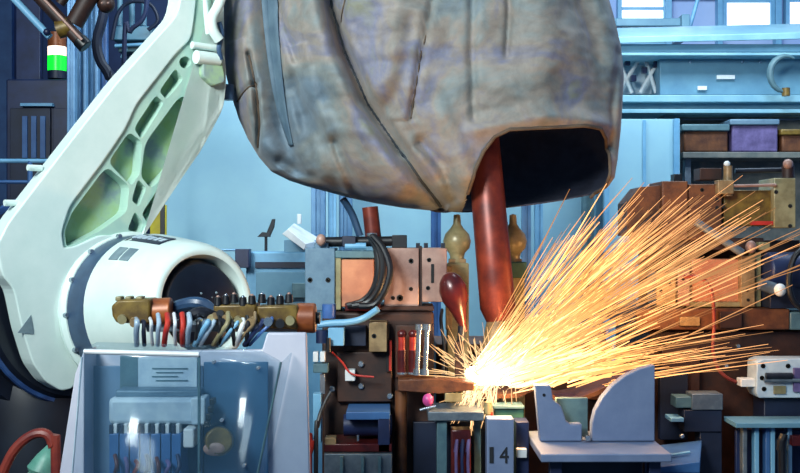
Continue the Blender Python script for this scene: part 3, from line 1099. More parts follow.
# ------------------------------------------------------------------ fixture blocks on the floor
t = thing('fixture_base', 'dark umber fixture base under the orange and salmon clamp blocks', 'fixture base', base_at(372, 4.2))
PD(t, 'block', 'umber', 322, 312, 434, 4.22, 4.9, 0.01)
PB(t, 'face_plate', 'umber', 337, 352, 392, 402, 4.18, 4.22, 0.004)
PB(t, 'face_plate', 'umber', 395, 325, 434, 378, 4.19, 4.22, 0.004)
PB(t, 'grey_post', 'tan', 369, 322, 387, 352, 4.12, 4.22, 0.003)
hole(t, 374, 336, 4.12, 2.4)
PB(t, 'pale_cube', 'white_plastic', 345, 370, 355, 381, 4.13, 4.18, 0.002)
for x, y in ((361, 364), (361, 386), (332, 389), (390, 396)):
    o = bolt(t, x, y, 4.175, 3.0)
PB(t, 'navy_window', 'navy_dark', 345, 326, 366, 346, 4.17, 4.22, 0.002)
PT(t, 'orange_wire', 'red', [(332, 352, 4.12), (342, 362, 4.12), (352, 374, 4.11), (374, 377, 4.1)], 1.0)
PB(t, 'red_strip', 'red', 389, 341, 391.5, 371, 4.16, 4.2, 0.001)
PB(t, 'slot', 'bore', 386, 322, 389, 372, 4.165, 4.2, 0.001)
PC(t, 'blue_drum', 'navy', (344, 425, 4.1), (392, 425, 4.1), 11)
PB(t, 'blue_bracket', 'blue', 346, 412, 390, 420, 4.0, 4.2, 0.003)
PB(t, 'blue_bracket', 'navy', 378, 418, 390, 452, 4.0, 4.2, 0.003)
PB(t, 'step', 'maroon', 324, 444, 392, 452, 4.0, 4.2, 0.003)
PD(t, 'moss_block', 'grey_steel', 324, 454, 392, 3.98, 4.2, 0.003)
PB(t, 'pale_pad', 'tan', 325, 438, 336, 445, 4.0, 4.06, 0.002)
PC(t, 'white_pin', 'steel', (358, 441, 4.02), (358, 435, 4.02), 1.3)
for x in (340, 361, 378):
    PB(t, 'rib', 'teal_grey', x, 457, x + 3, 500, 3.96, 3.98, 0.001)

t = thing('sensor_block', 'teal valve box under the clamp with blue caps and connector plugs', 'valve box', at(330, 345, 4.1))
PB(t, 'body', 'sky_paint', 328, 328, 344, 346, 4.08, 4.16, 0.003)
PC(t, 'cap', 'hose_blue', (329, 318, 4.12), (329, 304, 4.12), 7)
PC(t, 'cap', 'navy', (322, 343, 4.12), (322, 330, 4.12), 6)
PB(t, 'connector', 'white_plastic', 313, 352, 318, 362, 4.08, 4.12, 0.002)
PB(t, 'connector', 'white_plastic', 320, 352, 325, 362, 4.08, 4.12, 0.002)
PB(t, 'gland', 'teal_grey', 313, 364, 328, 373, 4.07, 4.13, 0.003)
PB(t, 'lead', 'steel', 320, 374, 325, 394, 4.09, 4.11, 0.001)
PC(t, 'black_grip', 'black', (328.5, 338, 4.06), (328.5, 352, 4.06), 2.4)
PB(t, 'rod_stack', 'sky_paint', 313, 394, 321, 444, 4.06, 4.12, 0.002)
t = tag(PT(None, 'coolant_pipe', 'sky_paint', [(318, 325, 4.1), (332, 323, 4.1), (350, 322, 4.1), (364, 318, 4.1), (378, 309, 4.08)], 3.4),
        'pale blue coolant pipe bent below the orange clamp block', 'pipe')
t = tag(PT(None, 'signal_cable', 'red', [(313, 440, 4.02), (311, 452, 4.02), (309.5, 470, 4.02), (309, 900, 4.02)], 2.6),
        'red cable running down beside the lilac control box', 'cable')
t = tag(PT(None, 'signal_cable', 'black', [(331, 392, 4.05), (324, 405, 4.03), (318, 425, 4.0), (316, 470, 3.97), (316, 900, 3.97)], 2.2),
        'black cable dropping left of the dark fixture base', 'cable')

# left clamp unit
Y0 = 4.26
t = thing('clamp_unit', 'clamp unit with orange and salmon blocks and looping black hoses', 'clamp', base_at(376, 4.3, 1.315))
PB(t, 'end_plate', 'slate', 305, 248, 335, 311, Y0 - 0.02, Y0 + 0.16, 0.004, label='grey blue end plate with two holes')
PB(t, 'end_plate_neck', 'slate', 314, 243, 328, 249, Y0, Y0 + 0.1, 0.003)
PS(t, 'knob', 'pink', (321, 240, Y0 - 0.02), 5, 6)
for x in (310, 328):
    hole(t, x, 280, Y0 - 0.02, 2.6)
PB(t, 'orange_block', 'orange', 341, 259, 374, 307, Y0, Y0 + 0.2, 0.004)
PB(t, 'side_plate', 'brass', 335, 254, 341, 310, Y0 - 0.01, Y0 + 0.2, 0.003)
PB(t, 'top_strip', 'teal_grey', 335, 251, 376, 258, Y0 - 0.015, Y0 + 0.2, 0.003)
PB(t, 'salmon_block', 'pink', 384, 248, 419, 308, Y0 - 0.01, Y0 + 0.22, 0.004)
PB(t, 'salmon_block', 'pink', 422, 248, 447, 302, Y0 - 0.01, Y0 + 0.22, 0.004)
PB(t, 'gap_plate', 'umber', 419, 246, 422, 308, Y0 + 0.005, Y0 + 0.2, 0.001)
PB(t, 'link_plate', 'orange', 373, 262, 385, 300, Y0 + 0.03, Y0 + 0.18, 0.003)
for x, y, r in ((411, 261, 2.6), (411, 289, 2.0), (400, 298, 3.2), (393, 298, 2.0), (429, 260, 2.2), (428, 288, 2.2), (443, 292, 2.2)):
    hole(t, x, y, Y0 - 0.01, r)
PB(t, 'slot', 'bore', 431, 264, 434, 283, Y0 - 0.013, Y0, 0.0005)
PC(t, 'rod', 'black', (326, 242, Y0 + 0.06), (406, 241, Y0 + 0.06), 5)
PC(t, 'rod_collar', 'sky_paint', (345, 246, Y0 + 0.03), (366, 246, Y0 + 0.03), 3.4)
PB(t, 'black_end', 'black', 392, 235, 407, 248, Y0 + 0.01, Y0 + 0.14, 0.003)
PB(t, 'black_end', 'navy_dark', 342, 236, 356, 247, Y0 + 0.02, Y0 + 0.14, 0.003)
for x in (416, 424, 441):
    PB(t, 'stud', 'dark_steel', x, 243, x + 4, 248, Y0 + 0.02, Y0 + 0.06, 0.001)
PB(t, 'lower_bracket', 'maroon', 345, 303, 380, 311, Y0 - 0.04, Y0 + 0.1, 0.003)
PB(t, 'lower_bracket', 'umber', 380, 306, 434, 311, Y0 - 0.02, Y0 + 0.16, 0.003)
PC(t, 'red_piston', 'copper', (374, 244, Y0 + 0.1), (370, 207, Y0 + 0.1), 8)
PC(t, 'piston_collar', 'steel', (372, 237, Y0 - 0.02), (372, 233, Y0 - 0.02), 5)
for dx, yb, d in ((0, 0, 0.0), (7, 4, -0.04), (-5, -2, 0.03)):
    PT(t, 'hose', 'black', [(371 + dx * 0.3, 236, Y0 - 0.05 + d), (379 + dx * .6, 248, Y0 - 0.08 + d), (383 + dx, 268, Y0 - 0.10 + d), (379 + dx, 288, Y0 - 0.10 + d), (368 + dx, 302 + yb * .5, Y0 - 0.09 + d), (352 + dx, 306, Y0 - 0.09 + d)], 3.4)

# brass ball posts
def ball_post(x, Y, yb, label):
    t = thing('ball_post', label, 'post', base_at(x, Y))
    s = Y / F
    c = at(x, yb, Y)
    PD(t, 'column', 'brass', x - 10, yb + 22, x + 12, Y - 0.04, Y + 0.05, 0.006)
    MB().lathe(c - Vector((0, 0, 24 * s)), (0, 0, 1), [(0, 8 * s), (8 * s, 7 * s), (12 * s, 8 * s), (17 * s, 12.5 * s), (24 * s, 14 * s), (31 * s, 12 * s), (37 * s, 6.5 * s), (41 * s, 4 * s), (50 * s, 3.4 * s), (51 * s, 0)], 28).build('ball', 'brass', t)
    PB(t, 'collar', 'tan', x - 8, yb + 18, x + 9, yb + 23, Y - 0.03, Y + 0.03, 0.002)
    return t


t = ball_post(457, 4.62, 241, 'brass ball post left of the copper electrode arm')
PB(t, 'shoulder_block', 'tan', 446, 266, 452, 330, 4.57, 4.62, 0.002)
t = ball_post(513, 4.62, 241, 'brass ball post half hidden on the far side of the electrode arm')
PB(t, 'shoulder_block', 'green_box', 506, 262, 527, 278, 4.54, 4.6, 0.004)
t = thing('rubber_boot', 'glossy dark red drop shaped boot in front of the brass post', 'boot', at(458, 330, 4.17))
c = at(452, 292, 4.17)
ax = at(466, 336, 4.17) - at(450, 278, 4.17)
s = 4.17 / F
MB().lathe(at(448, 272, 4.17), ax, [(0, 0), (2 * s, 6 * s), (8 * s, 11 * s), (17 * s, 14 * s), (28 * s, 13 * s), (40 * s, 8 * s), (54 * s, 4 * s), (62 * s, 3 * s)], 28).build('bulb', 'maroon', t)
PC(t, 'collar', 'dark_steel', (462, 326, 4.17), (461, 344, 4.17), 4)
PB(t, 'stand', 'umber', 455, 342, 464, 376.5, 4.13, 4.18, 0.002)

# mid block behind the sparks
t = thing('centre_pedestal', 'dark pedestal behind the welding point and sparks', 'pedestal', base_at(540, 4.8))
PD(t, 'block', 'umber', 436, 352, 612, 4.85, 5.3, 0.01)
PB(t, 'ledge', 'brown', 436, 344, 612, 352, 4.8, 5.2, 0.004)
PB(t, 'slide_rail', 'navy', 540, 330, 606, 344, 4.9, 5.1, 0.004)
PB(t, 'rib', 'brown', 470, 356, 480, 400, 4.78, 4.85, 0.003)
PB(t, 'rib', 'brown', 590, 356, 602, 400, 4.78, 4.85, 0.003)

for lab_, m_, pts_ in (('black cable arching behind the dark red boot to the weld point', 'black', [(443, 372, 4.22), (444, 345, 4.24), (441, 322, 4.28), (442, 310, 4.4)]),):
    tag(PT(None, 'signal_cable', m_, [(pts_[0][0] + 1, 374.5, pts_[0][2] - 0.06)] + pts_, 1.8), lab_, 'cable')

# valves left of the welding point
for i, (x, lab_) in enumerate(((402, 'red valve body farthest from the weld point, by the slotted plate'), (413, 'red valve body nearer the silver tubes and sparks'))):
    t = thing('red_valve', lab_, 'valve', at(x, 372, 4.12))
    PC(t, 'body', 'maroon', (x, 372, 4.12), (x, 350, 4.12), 4.6)
    PC(t, 'neck', 'red', (x, 350, 4.12), (x, 336, 4.12), 3.6)
    PS(t, 'cap', 'maroon', (x, 334, 4.12), 4.8, 4.5)
    PC(t, 'foot', 'steel', (x, 374, 4.12), (x, 372, 4.12), 5.2)
for i, (x, lab_) in enumerate(((417, 'silver tube standing nearest the red valves'), (425, 'silver tube nearest the burning weld point'))):
    t = thing('silver_tube', lab_, 'tube', at(x, 374, 4.08))
    PC(t, 'pipe', 'steel', (x, 374, 4.08), (x + 2, 330, 4.08), 2.6)
    PC(t, 'nut', 'steel', (x + 2, 330, 4.08), (x + 2, 324, 4.08), 4.0)
    PC(t, 'nut', 'steel', (x, 375, 4.08), (x, 369, 4.08), 4.0)
t = thing('lower_weld_arm', 'tan lower welding arm reaching to the spark point', 'welding arm', base_at(430, 4.15))
PP(t, 'beam', 'brown', [(398, 380), (440, 379), (474, 383), (474, 390), (440, 394), (398, 391)], 4.05, 0.12)
PC(t, 'electrode', 'tan', (474, 390, 4.15), (474, 380, 4.15), 6, 3)
PC(t, 'stand', 'brown', (401, 391, 4.12), (402, 660, 4.12), 6)
PS(t, 'magenta_plug', 'magenta', (428, 400, 4.04), 5.5, 6.5)
PC(t, 'plug_pin', 'steel', (420, 410, 4.03), (436, 406, 4.03), 1.6)
PB(t, 'clip', 'brass', 445, 393, 462, 402, 4.05, 4.15, 0.002)
t = thing('sheet_metal_part', 'bent brown sheet metal part lit by the sparks on the brackets', 'sheet metal', at(560, 392, 4.2))
pts = [(478, 392), (500, 394), (520, 393), (530, 388), (545, 385), (552, 394), (566, 400), (590, 394), (612, 384), (640, 372)]
up = [at(x, y, 4.18) for x, y in smooth_path([Vector((x, y, 0)) for x, y in pts], 5) and [(q.x, q.y) for q in smooth_path([Vector((x, y, 0)) for x, y in pts], 5)]]
n = len(up)
dv, th = Vector((0, 0.26, 0.0)), Vector((0, 0, -0.016))
vs2 = up + [p + dv for p in up] + [p + th for p in up] + [p + dv + th for p in up]
fs2 = []
for i in range(n - 1):
    fs2 += [(i, i + 1, n + i + 1, n + i), (2 * n + i + 1, 2 * n + i, 3 * n + i, 3 * n + i + 1), (i + 1, i, 2 * n + i, 2 * n + i + 1), (n + i, n + i + 1, 3 * n + i + 1, 3 * n + i)]
fs2 += [(0, n, 3 * n, 2 * n), (n - 1, 2 * n - 1, 4 * n - 1, 3 * n - 1)][:1]
MB().add(vs2, fs2).build('flange', 'brown', t)
PB(t, 'rib', 'maroon', 556, 398, 580, 404, 4.17, 4.3, 0.002)

# small table under the sparks with hanging plug box
t = thing('small_stand', 'grey stand just below the weld point', 'stand', base_at(456, 4.0))
PB(t, 'top', 'grey_steel', 428, 412, 484, 421, 3.98, 4.2, 0.003)
PD(t, 'leg', 'teal_grey', 437, 421, 447, 4.0, 4.08)
PD(t, 'leg', 'teal_grey', 474, 421, 481, 4.1, 4.18)
PD(t, 'back_panel', 'navy_dark', 413, 422, 486, 4.18, 4.2)
t = thing('plug_box', 'dark red plug box with violet wires under the grey stand', 'plug box', base_at(466, 4.0))
PD(t, 'body', 'maroon', 451, 430, 471, 4.02, 4.1, 0.004)
for i, x in enumerate((455, 461, 467)):
    PT(t, 'wire', 'navy' if i == 1 else 'purple', [(x, 452, 4.0), (x + 2, 440, 3.99), (x + 1, 462, 3.98), (x + 3, 500, 3.98)], 1.6)

# number plate 14
t = thing('number_plate_box', 'pale box marked 14 on its front', 'box', base_at(500, 3.9))
PD(t, 'body', 'white_paint', 487, 419, 514, 3.9, 3.98, 0.004)


def digits(txt, x0, y0, x1, y1, Y, parent):
    cu = bpy.data.curves.new('digits', 'FONT')
    cu.body = txt
    cu.extrude = 0.001
    cu.size = 1
    tmp = bpy.data.objects.new('tmp', cu)
    COL.objects.link(tmp)
    me = bpy.data.meshes.new_from_object(tmp.evaluated_get(bpy.context.evaluated_depsgraph_get()))
    COL.objects.unlink(tmp)
    bpy.data.objects.remove(tmp)
    xs = [v.co.x for v in me.vertices]
    zs_ = [v.co.y for v in me.vertices]
    a, b = at(x0, y1, Y), at(x1, y0, Y)
    mb = MB()
    fx = lambda v: a.x + (v - min(xs)) / (max(xs) - min(xs)) * (b.x - a.x)
    fz = lambda v: a.z + (v - min(zs_)) / (max(zs_) - min(zs_)) * (b.z - a.z)
    mb.add([(fx(v.co.x), Y - v.co.z * 2, fz(v.co.y)) for v in me.vertices], [tuple(p.vertices) for p in me.polygons])
    return mb.build('digit', 'ink', parent)


digits('1', 489.5, 447, 493.5, 463, 3.898, t)
digits('4', 499.5, 447, 508.5, 463, 3.898, t)
t = thing('green_relay_box', 'dark green box sitting behind the top of the numbered box', 'box', base_at(512, 4.0))
PD(t, 'body', 'green_box', 494, 408, 524, 4.1, 4.18, 0.004)
PB(t, 'lid', 'teal_grey', 493, 406, 524.5, 409, 4.09, 4.19, 0.002)
PC(t, 'brass_fitting', 'brass', (488, 414, 4.07), (488, 402, 4.07), 4)
PC(t, 'red_gland', 'red', (490, 425, 4.07), (490, 412, 4.07), 3)
t = thing('junction_box', 'navy junction box between numbered box and notched white bracket', 'box', base_at(526, 3.98))
PD(t, 'body', 'navy', 516, 422, 529, 3.98, 4.08, 0.003)
PB(t, 'clip', 'white_plastic', 517, 449, 527, 458, 3.95, 3.98, 0.002)

# white brackets on their slab
ZT = 0.872
slab = thing('bracket_table', 'thin pale table slab carrying the two white brackets', 'table', base_at(600, 3.85))
a0, a1 = at(541, 456, 3.68), at(672, 456, 3.68)
MB().box((a0.x, 3.68, ZT - 0.028), (a1.x, 4.12, ZT)).build('top', 'white_paint', slab, 0.004)
for x, Y in ((556, 3.74), (655, 3.74), (560, 4.02), (650, 4.02)):
    a = at(x, 460, Y)
    MB().box((a.x - 0.02, Y, 0), (a.x + 0.02, Y + 0.04, ZT - 0.028)).build('leg', 'navy', slab, 0.002)
a = at(600, 460, 3.9)
MB().box((a0.x + 0.06, 3.86, ZT - 0.18), (a1.x - 0.06, 3.9, ZT - 0.03)).build('apron', 'navy_dark', slab, 0.002)
zb = 236.5 + (CAMZ - ZT) * F / 3.9
t = thing('notched_bracket', 'white bracket with stepped notch beside the green box', 'bracket', at(560, zb, 3.9))
PP(t, 'plate', 'white_paint', [(535, 385), (551, 386), (553, 400), (561, 406), (564, 414), (566, 421), (571, 425), (582, 424), (582, zb - 0.5), (540, zb - 0.5)], 3.9, 0.05, 0.004)
PB(t, 'back_plate', 'teal_grey', 556, 398, 588, 425, 4.0, 4.03, 0.003)
PB(t, 'back_foot', 'teal_grey', 570, 424, 588, 236.5 + (CAMZ - ZT) * F / 4.0 - .4, 4.0, 4.03, 0.003)
hole(t, 544, 395, 3.9, 1.5)
t = thing('curved_bracket', 'taller white bracket with curved top edge right of the notched one', 'bracket', at(622, zb, 3.9))
PP(t, 'plate', 'white_paint', [(592, zb - 0.5), (592, 424), (595, 411), (602, 398), (612, 386), (625, 376), (640, 369), (655, 365), (655, zb - 0.5)], 3.9, 0.05, 0.004)
PB(t, 'foot_pin', 'steel', 586, 436, 590, zb - 0.5, 3.88, 3.9, 0.001)

# ------------------------------------------------------------------ right clamp station
rb = thing('fixture_base', 'dark brown fixture base carrying the tall clamp station beyond the sparks', 'fixture base', base_at(720, 4.5))
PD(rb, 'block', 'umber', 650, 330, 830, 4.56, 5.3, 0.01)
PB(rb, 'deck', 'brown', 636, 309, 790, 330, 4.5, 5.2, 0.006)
PB(rb, 'deck', 'teal_grey', 790, 312, 850, 330, 4.5, 5.2, 0.006)
PB(rb, 'inset', 'tan', 680, 317, 700, 326, 4.48, 4.5, 0.002)
PB(rb, 'inset', 'umber', 720, 312, 742, 328, 4.47, 4.5, 0.002)
for x, y in ((690, 362), (726, 366), (686, 384), (738, 346)):
    bolt(rb, x, y, 4.55, 2.4)
PB(rb, 'side_plate', 'umber', 662, 345, 700, 400, 4.5, 4.56, 0.003)
PB(rb, 'side_plate', 'navy_dark', 660, 370, 688, 440, 4.46, 4.5, 0.003)

YR = 4.62
t = thing('clamp_station', 'tall brown clamp station with pins and blocks behind the spark spray', 'clamp', base_at(710, YR, 1.3))
PP(t, 'wing_block', 'brown', [(627, 236), (627, 203), (640, 187), (662, 185), (662, 236)], YR, 0.2)
PB(t, 'head_block', 'brown', 662, 181, 688, 240, YR - 0.04, YR + 0.2, 0.005)
PB(t, 'head_block', 'brown', 688, 184, 722, 240, YR - 0.02, YR + 0.2, 0.005)
PP(t, 'jaw', 'umber', [(630, 232), (660, 210), (664, 222), (634, 248)], YR - 0.05, 0.05)
PB(t, 'stud', 'black', 674, 174, 682, 181, YR, YR + 0.06, 0.002)
hole(t, 702, 190, YR - 0.02, 2.0)
PB(t, 'dark_bar', 'umber', 700, 168, 722, 180, YR, YR + 0.1, 0.003)
PC(t, 'cross_rod', 'dark_steel', (735, 171, YR + 0.05), (784, 170, YR + 0.05), 2.6)
PC(t, 'pin', 'tan', (728, 196, YR - 0.03), (728, 166, YR - 0.03), 4.5)
PS(t, 'pin_head', 'white_plastic', (727, 164, YR - 0.03), 3.2)
PB(t, 'pin_block', 'tan', 718, 180, 734, 194, YR - 0.06, YR, 0.003)
PC(t, 'tie_rod', 'pink', (730, 186, YR - 0.05), (776, 185, YR - 0.05), 1.5)
PB(t, 'olive_block', 'olive', 724, 190, 776, 226, YR, YR + 0.2, 0.004)
PB(t, 'gate_plate', 'brass', 774, 178, 796, 228, YR - 0.04, YR + 0.16, 0.004)
PC(t, 'pin', 'umber', (788, 180, YR), (788, 166, YR), 6)
PS(t, 'pin_head', 'pink', (788, 164, YR - 0.02), 5)
PB(t, 'red_strip', 'red', 752, 221, 776, 225, YR - 0.03, YR, 0.001)
for x, y in ((717, 200), (717, 208), (723, 206), (776, 192), (790, 206), (790, 226)):
    hole(t, x, y, (YR - 0.04 if x > 774 else YR - 0.02) - 0.001, 2.0)
PB(t, 'crossbeam', 'umber', 640, 238, 764, 250, YR, YR + 0.2, 0.004)
PC(t, 'diagonal_link', 'grey_steel', (696, 222, YR - 0.08), (742, 253, YR - 0.08), 4.2)
PB(t, 'peach_block', 'orange', 692, 259, 741, 302, YR - 0.02, YR + 0.2, 0.004)
PB(t, 'amber_block', 'tan', 656, 272, 676, 306, YR - 0.06, YR + 0.1, 0.004)
PB(t, 'amber_block', 'pink', 678, 268, 690, 306, YR - 0.06, YR + 0.1, 0.004)
PB(t, 'sill', 'brass', 686, 302, 741, 307, YR - 0.05, YR + 0.2, 0.003)
PB(t, 'tall_post', 'tan', 741, 256, 755, 307, YR - 0.06, YR + 0.1, 0.003)
PB(t, 'post_edge', 'brass', 755, 252, 761, 306.5, YR - 0.03, YR + 0.1, 0.002)
PS(t, 'pink_knob', 'pink', (751, 247, YR - 0.06), 5.5, 6.5)
PB(t, 'yellow_tab', 'brass', 759, 242, 770, 250, YR - 0.04, YR, 0.002)
PB(t, 'back_plate', 'umber', 640, 240, 800, 303.5, YR + 0.2, YR + 0.24, 0.003)
for x, y in ((661, 291), (670, 284), (683, 279), (747, 268), (747, 290), (748, 300)):
    hole(t, x, y, YR - 0.061, 1.6)
t = tag(PT(None, 'air_hose', 'redbrown', [(684, 277, 4.5), (698, 277, 4.46), (708, 284, 4.45), (713, 300, 4.44), (714, 325, 4.44), (713, 350, 4.43), (718, 368, 4.43), (726, 377, 4.43), (736, 382, 4.43)], 1.8),
        'thin red hose dropping from the amber block over the brown deck', 'hose')
t = thing('blue_motor', 'blue motor with black hoop hose beyond the tan post', 'motor', at(785, 310, 4.75))
PC(t, 'body', 'navy', (766, 272, 4.55), (830, 272, 4.55), 20, bevel=0.01)
PC(t, 'shaft', 'grey_steel', (760, 284, 4.45), (775, 289, 4.45), 6)
PS(t, 'white_knob', 'white_plastic', (780, 290, 4.42), 6, 6.5)
PT(t, 'hoop_hose', 'black', [(804, 248, 4.4), (794, 258, 4.4), (789, 280, 4.4), (793, 300, 4.4), (806, 312, 4.4)], 3.0)
PB(t, 'foot', 'navy_dark', 770, 288, 820, 308.5, 4.5, 4.62, 0.003)
t = thing('white_clamp', 'white clamp head with dark jaws at the edge beyond the sparks', 'clamp', at(780, 400, 4.4))
PP(t, 'frame', 'pale_label', [(757, 362), (764, 359), (830, 359), (830, 398), (759, 398), (756, 392)], 4.36, 0.12, 0.004)
PC(t, 'jaw_bar', 'dark_steel', (766, 376, 4.34), (792, 376, 4.34), 3.4)
PC(t, 'jaw_bar', 'grey_steel', (764, 380.5, 4.34), (800, 380.5, 4.34), 2)
for x, y in ((763, 366), (788, 366), (764, 389), (795, 389), (762, 378)):
    hole(t, x, y, 4.36, 2.4)
PB(t, 'olive_inset', 'brass', 774, 386, 786, 394, 4.35, 4.36, 0.001)
PB(t, 'violet_inset', 'purple', 794, 368, 812, 392, 4.345, 4.36, 0.002)
PB(t, 'tongue', 'white_plastic', 741, 379, 757, 387, 4.38, 4.44, 0.003)
PD(t, 'pillar', 'navy_dark', 764, 398, 830, 4.4, 4.54, 0.004)
t = thing('steel_block', 'pale grey block on a dark pillar beneath the thin red hose', 'block', base_at(706, 4.35))
PB(t, 'block', 'grey_steel', 692, 394, 723, 410, 4.32, 4.42, 0.003)
PB(t, 'block_end', 'teal_grey', 676, 397, 692, 408, 4.33, 4.42, 0.003)
PB(t, 'lower_plate', 'navy_dark', 684, 410, 722, 432, 4.33, 4.42, 0.003)
PD(t, 'pillar', 'navy_dark', 700, 432, 722, 4.34, 4.42, 0.003)
PB(t, 'foot_bar', 'sky_paint', 671, 418, 684, 422, 4.3, 4.4, 0.002)
PS(t, 'screw_head', 'steel', (682, 436, 4.3), 2.6)
t = thing('side_rack', 'dark blue rack with pale vertical rods under the white clamp', 'rack', base_at(778, 4.2))
PB(t, 'top_rail', 'beam', 736, 423, 830, 428, 4.2, 4.36, 0.002)
PD(t, 'back_panel', 'navy', 736, 430, 830, 4.34, 4.36, 0.002)
for x, m in ((745, 'grey_steel'), (757, 'sky_paint'), (768, 'blue'), (773, 'sky_paint'), (790, 'alu'), (808, 'sky_paint')):
    PD(t, 'rod', m, x - 2.2, 428, x + 2.2, 4.24, 4.28, 0.002)
PT(t, 'cable', 'black', [(784, 434, 4.2), (780, 450, 4.2), (782, 480, 4.2), (782, 900, 4.2)], 4)
PB(t, 'red_tag', 'maroon', 792, 436, 806, 446, 4.21, 4.24, 0.002)
t = thing('low_machine', 'low blue machine with sloped lid right of the bracket table', 'machine', base_at(676, 4.2))
MB().hexa([at(650, 473, 4.1), at(700, 473, 4.1), at(700, 462, 4.1), at(650, 468, 4.1), at(650, 473, 4.3), at(700, 473, 4.3), at(702, 440, 4.3), at(650, 446, 4.3)]).build('lid', 'blue', t, 0.003)
a, b = at(650, 473, 4.1), at(700, 473, 4.1)
MB().box((a.x, 4.1, 0), (b.x, 4.3, a.z)).build('body', 'navy', t, 0.003)
PC(t, 'lid_handle', 'sky_paint', (660, 457, 4.17), (690, 452, 4.17), 1.3)

# ------------------------------------------------------------------ control box in front
YB = 2.72
box = thing('control_box', 'lilac control box with smoky clear cover and wired terminals', 'control box', base_at(185, 2.95))
PP(box, 'back_panel', 'lilac', [(84, 352), (262, 350), (267, 333), (306, 333), (311, 520), (56, 520)], 2.98, 0.03, 0.004)
PP(box, 'side_panel', 'lilac', [(75, 374), (84, 350), (84, 520), (52, 520)], 2.86, 0.12, 0.003)
c0 = at(185, 500, 2.9)
MB().box((c0.x - 0.30, 2.76, c0.z - 0.04), (c0.x + 0.28, 3.02, c0.z)).build('bottom_plate', 'lilac', box, 0.004)
MB().box((c0.x - 0.06, 2.84, 0.03), (c0.x + 0.06, 2.96, c0.z - 0.04)).build('stand_column', 'grey_steel', box, 0.004)
MB().box((c0.x - 0.25, 2.65, 0), (c0.x + 0.25, 3.15, 0.03)).build('stand_foot', 'grey_steel', box, 0.004)
# clear cover: front and top bent from one sheet, with a rounded bend


def cover_sheet(name, xt0, xt1, xb0, xb1, ytl, ytr, xk0, xk1, ykl, ykr):
    rows = []
    nb = 8
    fT = (at(xt0, ytl, YB), at(xt1, ytr, YB))
    fB = (at(xb0, 500, YB), at(xb1, 500, YB))
    kT = (at(xk0, ykl, 2.96), at(xk1, ykr, 2.96))
    path = []
    rr = 0.022
    for e in range(2):
        d1 = (fB[e] - fT[e]).normalized()
        d2 = (kT[e] - fT[e]).normalized()
        pA, pB = fT[e] + d1 * rr, fT[e] + d2 * rr
        seq = [fB[e]] + [pA * (1 - s) ** 2 + fT[e] * 2 * s * (1 - s) + pB * s * s for s in [k / nb for k in range(nb + 1)]] + [kT[e]]
        path.append(seq)
    vs, fs = [], []
    for a, b in zip(*path):
        vs += [a, b]
    n = len(path[0])
    for i in range(n - 1):
        fs.append((2 * i, 2 * i + 1, 2 * i + 3, 2 * i + 2))
    o = MB().add(vs, fs).build(name, 'acrylic', box, recalc=False, angle=80)
    md = o.modifiers.new('sheet', 'SOLIDIFY')
    md.thickness = 0.004
    md.offset = -1
    return o


cover_sheet('clear_cover', 82, 199, 70, 199, 350, 353, 97, 206, 342, 345)
cover_sheet('clear_cover', 199.5, 281, 199.5, 252, 353, 361, 206, 262, 345, 351)
MB().tube([at(84, 351.5, YB + .006), at(199, 354.5, YB + .006)], 0.0066, 10).build('cover_highlight', 'white_plastic', box, label='white strip set as a highlight along the cover bend')  # white strip stands in for the reflection on the bend
PB(box, 'cover_rib', 'teal_grey', 197.5, 356, 200, 500, YB + 0.006, YB + 0.016, 0.001)
p0, p1 = at(281, 363, YB + .006), at(252.5, 500, YB + .006)
MB().hexa([p1, p1 + Vector((.004, 0, 0)), p0 + Vector((.004, 0, 0)), p0, p1 + Vector((0, .24, 0)), p1 + Vector((.004, .24, 0)), p0 + Vector((.004, .24, 0)), p0 + Vector((0, .24, 0))]).build('cover_side', 'acrylic', box)
MB().tube([at(281, 362, YB + .004), at(252, 500, YB + .004)], 0.003, 8).build('cover_edge', 'teal_grey', box)
MB().tube([at(82, 357, YB + .004), at(70, 500, YB + .004)], 0.0025, 8).build('cover_edge', 'pale_label', box)
for x, y in ((214, 362), (258, 368), (244, 465), (222, 420)):
    bolt(box, x, y, YB - 0.002, 2.0)
# inside
PB(box, 'mounting_plate', 'slate_dark', 84, 366, 203, 500, 2.95, 2.96, 0.002)
PB(box, 'mounting_plate', 'plate_blue', 203.5, 362, 268, 500, 2.95, 2.96, 0.002)
PB(box, 'label_sheet', 'pale_label', 138, 358, 197, 388, 2.93, 2.94, 0.001, label='pale printed sheet')
PB(box, 'label_sheet', 'teal_grey', 120, 356, 138, 390, 2.93, 2.94, 0.001)
for k in range(4):
    PB(box, 'sheet_line', 'teal_grey', 152 + (k % 2) * 4, 368 + k * 4, 188 - (k % 3) * 5, 369.2 + k * 4, 2.928, 2.93, 0)
PB(box, 'terminal_housing', 'pale_label', 108, 398, 196, 425, 2.84, 2.93, 0.012)
PB(box, 'terminal_lid', 'slate', 115, 390, 200, 398, 2.86, 2.93, 0.006)
for k in range(7):
    x = 112 + k * 10.4
    tb = PB(box, 'terminal', 'blue', x - 3, 434, x + 6.4, 500, 2.82, 2.92, 0.002)
    PB(tb, 'terminal_screw', 'white_plastic', x + 1, 424, x + 5, 434, 2.83, 2.87, 0.002)
    PB(tb, 'terminal_gap', 'navy_dark', x - 3, 425, x + 0.5, 436, 2.825, 2.86, 0.001)
for k in range(7):
    x = 113 + k * 10.4
    PT(box, 'wire', ('maroon', 'purple', 'redbrown', 'navy', 'maroon', 'purple', 'navy')[k], [(x + 2, 455 + 3 * (k % 3), 2.81), (x + 4, 466, 2.79), (x + 1 + 3 * math.sin(k * 2), 480, 2.79), (x + 6, 500, 2.8)], 2.2)
PB(box, 'pale_switch', 'white_plastic', 183, 429, 194, 448, 2.80, 2.9, 0.004)
PB(box, 'relay_case', 'pale_label', 191, 398, 205, 425, 2.83, 2.9, 0.004)
